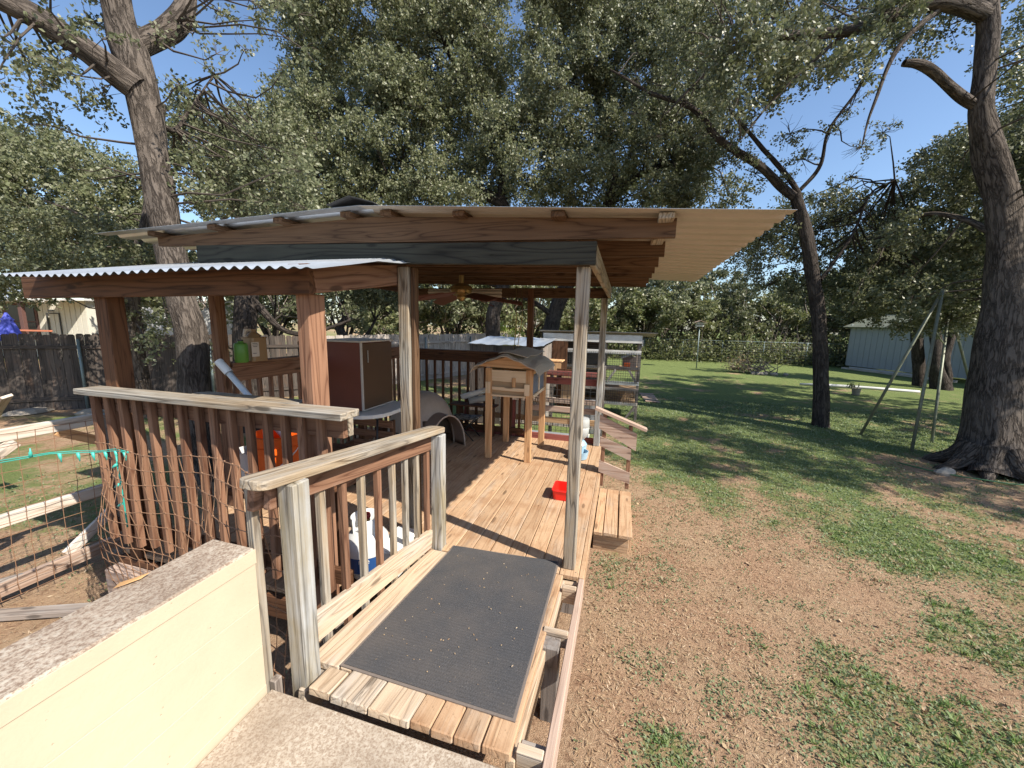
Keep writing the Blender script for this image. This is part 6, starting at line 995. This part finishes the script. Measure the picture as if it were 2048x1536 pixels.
def tree(name,lab,base,trunk,limbs,clumps,l,wd,lm,bm,tau=1.,flare=0.,seg=18,droop=.25,group=None,twr=.014,sub=5,maxd=3.5,rough=.05):
    t=thing(name,base,lab,'tree',group); S=[]
    o,s=limb('trunk',trunk,bm,t,seg,rough,flare); S+=s[len(s)//3:]
    for q in limbs: o,s=limb('limb',q,bm,t,10 if max(p[3] for p in q)<.12 else 14,.06,0,wig=.25); S+=s
    A=parse(clumps) if isinstance(clumps,str) else np.array(clumps)
    C=A[:,:3];R_=A[:,3]; N=(2*math.pi*R_**2*tau*A[:,4]/(l*wd*.5)).astype(int)
    leaves('crown',C,R_,N,l,wd,lm,t,droop); twigs(C,R_,S,t,bm,twr,sub,maxd); return t
tree('oak_tree','tall grey oak with a thick left limb behind the lean-to roof',(-5.75,3.95,-.5),[(-5.6,3.88,-.65,.27),(-5.68,3.92,.0,.21)]+LP_['A0'],[LP_['A1'],LP_['A2'],LP_['A3']],CL_A,.062,.038,L_oak,M_bark,1.0,.5,26,twr=.012,maxd=2.2)
tree('oak_tree','pale leafy tree filling the left edge above the house',(-9.6,5.6,-.5),[(-10.6,6.2,-.6,.16),(-10.5,6.1,1.,.14),(-10.2,6.,2.4,.12),(-9.9,6.3,4.2,.09),(-9.6,6.6,6.2,.04)],[LP_['A4'],[(-10.2,6,2.4,.07),(-9,6.2,3.2,.05),(-7.9,6.6,4.,.03)]],CL_L,.082,.05,L_light,M_bark,1.,.2,12,maxd=3)
tree('oak_tree','dark trunked tree standing behind the amber jug on the rail',(-7.38,6.05,-.5),[(-7.3,6.0,-.65,.26)]+LP_['N0'],[LP_['N1']],[(-8.9,7.1,5.5,.6,.8),(-8.3,7.,4.8,.6,.8),(-7.9,7.5,5.2,.6,.8),(-6.1,7.6,1.95,.3,.5),(-6.6,7.3,1.9,.3,.6),(-7.,7.,2.1,.3,.5),(-6.4,7.6,2.6,.45,.7),(-7.1,7.3,3.0,.5,.8),(-8.4,7.0,3.4,.5,.7)],.07,.042,L_oak,M_barkd,1.,.3,16)
tree('oak_tree','broad live oak with sunlit foliage rising behind the roof ridge',(-3.5,11.3,-.4),[(-3.4,11.2,-.6,.34)]+LP_['B0'],[LP_['B1']],CL_B,.08,.048,L_light,M_barkd,1.05,.3,14,twr=.02)
tree('oak_tree','dark live oak towering behind the right half of the pavilion roof',(-2.2,12.7,-.4),[(-2.15,12.6,-.7,.36)]+LP_['C0'],[LP_['C1'],LP_['C2']],CL_C,.08,.048,L_oak,M_barkd,1.05,.3,14,twr=.018)
tree('slender_tree','slender leaning tree with forked bare limbs at the right roof corner',(4.53,10.38,-.38),[(4.55,10.36,-.5,.2)]+LP_['D0'],[LP_['D1'],LP_['D2'],LP_['D3'],LP_['D4']],CL_D,.066,.04,L_oak,M_barkd,.9,.25,16,twr=.014,sub=15)
EX=[(6.6+rng.uniform(0,4.6),4.4+rng.uniform(0,3.6),4.6+rng.uniform(0,2.6),rng.uniform(.45,.8),.55) for _ in range(40)]
tree('oak_tree','huge oak with flared ridged trunk at the right edge of the lawn',(5.8,7.9,-.4),LP_['E0'],[LP_[k] for k in ('E1','E2','E3','E4','E5','E6')],np.array(parse(CL_E).tolist()+[q for q in EX]),.072,.044,L_oak,M_bark,1.,.4,44,twr=.013,maxd=3.2,rough=.03)
bigoak=[o for o in bpy.data.objects if o.get('label','').startswith('huge oak')][0]
for ra,rl in ((3.4,.72),(4.1,.7),(4.9,.7),(5.6,.8),(2.7,.55)):
    c_=Vector((5.86,7.95,0)); dd_=Vector((math.cos(ra),math.sin(ra),0)); e_=c_+dd_*rl; g0=float(gz(e_.x,e_.y)); limb('root',[(*(c_+dd_*.22)[:2],-.02,.17),(*(c_+dd_*.42)[:2],-.24,.13),(*(c_+dd_*.62)[:2],-.345,.085),(*(c_+dd_*(.62+(rl-.4)*.6))[:2],-.395,.055),(*e_[:2],g0-.05,.03)],M_bark,bigoak,12,.08)
tree('oak_tree','left thin trunk of the pair before the grey shed',(11.89,19.76,-.4),[(11.9,19.7,-.6,.24)]+LP_['G0'],[],[(11.5+rng.uniform(-1.8,1.6),20.2+rng.uniform(-.8,.8),3.6+rng.uniform(0,2.2),.7,.9) for _ in range(12)],.12,.07,L_oak,M_barkd,1.,.2,12)
tree('oak_tree','right forked trunk of the pair before the grey shed',(12.26,19.11,-.4),LP_['G1'],[LP_['G2']],[(12.4+rng.uniform(-1.3,2.4),19.6+rng.uniform(-.8,.8),3.4+rng.uniform(0,2.4),.7,.9) for _ in range(14)],.12,.07,L_oak,M_barkd,1.,.25,14)
tree('oak_tree','small crooked tree behind the fence seen above the cabinet',(-10.3,12.6,-.5),[(-10.3,12.6,-.6,.2)]+LP_['M0'],[LP_['M1']],[(-9.9+rng.uniform(-2.2,2.2),13.1+rng.uniform(-.8,1.2),2.55+rng.uniform(0,1.2),.55,.9) for _ in range(22)],.10,.06,L_oak,M_barkd,1.,.2,10)
tree('oak_tree','oak standing outside the right of the view whose crown shades the lawn',(13.2,10.5,-.4),[(13.2,10.5,-.6,.35),(13.1,10.6,1.5,.28),(12.9,10.8,3.5,.22),(12.7,11,6.,.12)],[],[(12.8+rng.uniform(-3,3),11.2+rng.uniform(-3,4),3.8+rng.uniform(0,3.4),rng.uniform(.7,1.1),.6) for _ in range(34)],.15,.09,L_oak,M_barkd,1.,.2,10)
# woodland edge: separate trees sharing three crowns
def bgcrown(seed,R_,Hh,lm):
    n=26; C=[];Rr=[]
    for k in range(n): a_=rng.uniform(0,6.28); q=rng.uniform(0,1)**.6*R_; z=rng.uniform(.35,1)*Hh; q*=math.sqrt(max(.1,1-(z/Hh-.45)**2*2.2)); C.append((q*math.cos(a_),q*math.sin(a_),z)); Rr.append(rng.uniform(.55,.95))
    C=np.array(C);Rr=np.array(Rr); N=(2*math.pi*Rr**2*.85/(.2*.12*.5)).astype(int); return C,Rr,N
LB=[L_bg,L_light,L_bg,L_oak]
pro=[]
for s in range(4):
    C,Rr,N=bgcrown(s,2.3,(4.6,5.2,4.0,5.6)[s],LB[s]); t=bpy.data.objects.new('woodland_tree',None); _reg(t,None,Matrix.Identity(4)); 
    leaves('crown',C,Rr,N,.2,.12,LB[s],t,.1,spr=.25)
    V=[];F=[]
    for k in range(5):
        a_=rng.uniform(0,6.28); tubegeo([(0,0,-.3),(math.cos(a_)*.25,math.sin(a_)*.25,1.),(math.cos(a_)*.8,math.sin(a_)*.8,2.3),(math.cos(a_)*1.3,math.sin(a_)*1.3,3.4)],[.11,.085,.06,.02],6,False,V,F)
    ob('trunk',V,F,M_barkd,t,None,True); twigs(C,Rr*1.1,[np.array((0,0,.2)),np.array((.5,.3,1.8)),np.array((-.6,.2,2.)),np.array((.2,-.7,2.2))],t,M_bark2,.022,4,6); pro.append(t)
def copy_tree(o,loc,rz_,s,zs=1.):
    r=o.copy(); COL.objects.link(r); r.location=loc; r.rotation_euler=(0,0,rz_); r.scale=(s,s,s*zs)
    for ch in list(o.children): c=ch.copy(); COL.objects.link(c); c.parent=r
    return r
BGLAB=['olive woodland tree seen left of the white trailer', 'pale woodland tree just right of the white trailer', 'olive woodland tree above the dark fence behind the jug', 'dark woodland tree above the dark fence behind the cabinet', 'olive woodland tree above the left end of the pale fence', 'pale woodland tree above the middle of the pale fence', 'olive woodland tree at the right end of the pale fence', 'dark woodland tree behind the low coop', 'olive woodland tree behind the gap between coop and cages', 'pale woodland tree directly behind the cage roof', 'olive woodland tree just right of the cage roof', 'dark woodland tree directly behind the bird house', 'olive woodland tree right of the bird house', 'pale woodland tree behind the brush pile', 'olive woodland tree right of the brush pile', 'dark woodland tree behind the slender trunk', 'olive woodland tree at the left end of the shed', 'pale woodland tree behind the house roof', 'olive woodland tree beyond the right end of the shed', 'dark woodland tree behind the trailer', 'olive woodland tree far left behind the house', 'pale tall tree in the second row behind the cages', 'olive tall tree in the second row behind the coop', 'dark tall tree in the second row behind the bird house', 'olive tall tree in the second row behind the brush pile', 'pale tall tree in the second row behind the shed', 'olive tall tree in the second row behind the pale fence', 'dark tall tree in the second row right of the cabinet', 'olive tall tree in the second row behind the dark fence', 'pale tree far outside the left of the view', 'olive tree beyond the shed roof at far right', 'dark tree at the near end of the shed']
xk=-21.
row=[(-19,17.5,1.1),(-15.5,19,1.0),(-13,21,1.15),(-10.5,22.5,1.1),(-8.2,24,1.2),(-5.8,26,1.1),(-3.4,27.5,1.15),(-1.,28.6,1.05),(1.2,29.,1.05),(3.4,29.4,1.15),(5.6,30.,1.05),(7.8,30.5,.95),(10,31,1.0),(12.4,31,1.05),(14.8,30.5,1.1),(17.5,30,1.2),(20,28,1.2),(-22,15,1.2),(22.5,25,1.3),(-26,24,1.2),(-33,20,1.4),(2.2,32.5,1.35),(-2.5,32,1.35),(7,34,1.2),(13,35,1.3),(18,34,1.4),(-12,27,1.5),(-7,30,1.5),(-17,24,1.4),(-40,8,1.5),(25,21,1.3),(24,15,1.3)]
where_=['behind the trailer','left of the trampoline gap','behind the dark fence','above the cabinet','behind the pale fence','left of the coop','behind the coop','behind the middle post','above the coop roof','above the cages','right of the cages','behind the bird house','behind the brush pile','right of the brush pile','left of the slender tree','behind the slender tree','behind the shed']
for i,(x,y,s) in enumerate(row):
    q=pro[i%4]; loc=(x,y,-.45); rr=random.uniform(0,6.28)
    if i<4: t=q; t.location=loc; t.rotation_euler=(0,0,rr); t.scale=(s,s,s)
    else: t=copy_tree(q,loc,rr,s,random.uniform(.85,1.1))
    tag(t,None,'tree','woodland trees along the back of the yard')
    t['label']=BGLAB[i]
# dark undergrowth under the woodland trees
n=60000; tt=rng.uniform(0,1,n); px=-12+34*tt; py=np.interp(px,[-12,-4,2,14,22],[23,27,28.2,29.3,27])+rng.normal(.5,1.0,n); P_=np.stack([px,py,-.4+np.abs(rng.normal(0,.75,n))],-1)
o=leafbits('undergrowth',P_,rng.uniform(.12,.28,n),rng.uniform(.05,.12,n),.3,L_bg,.7); tag(o,'tangled undergrowth along the foot of the woodland','undergrowth')
V=[];F=[]
for k in range(420):
    x=random.uniform(-4,20); y=float(np.interp(x,[-12,-4,2,14,22],[23,27,28.2,29.3,27]))+random.uniform(-.6,1.2); z=-.4; q=Vector((x,y,z)); e=q+Vector((random.uniform(-.7,.7),random.uniform(-.3,.3),random.uniform(.8,2.6))); tubegeo([q,q.lerp(e,.5)+Vector((random.uniform(-.15,.15),0,0)),e],[.025,.018,.008],4,False,V,F)
tag(ob('brush_stems',V,F,M_bark2,None),'bare grey stems standing in the woodland undergrowth','stems',kind='stuff')
# young yellow-green shrub by the pale fence
ys=thing('shrub',(-5.2,16.6,-.5),'yellow-green shrub in front of the pale distant fence','shrub')
leaves('foliage',np.array([(-5.25,16.6,.5),(-5.2,16.6,1.),(-5.3,16.6,1.5),(-4.7,16.9,1.2),(-4.5,17,.8)]),np.array([.45,.4,.3,.45,.5]),[500,420,260,420,450],.11,.06,L_yel,ys,.1)
V,F=tubegeo([(-5.2,16.6,-.5),(-5.2,16.6,1.4)],[.03,.01],5); ob('stem',V,F,M_bark2,ys)
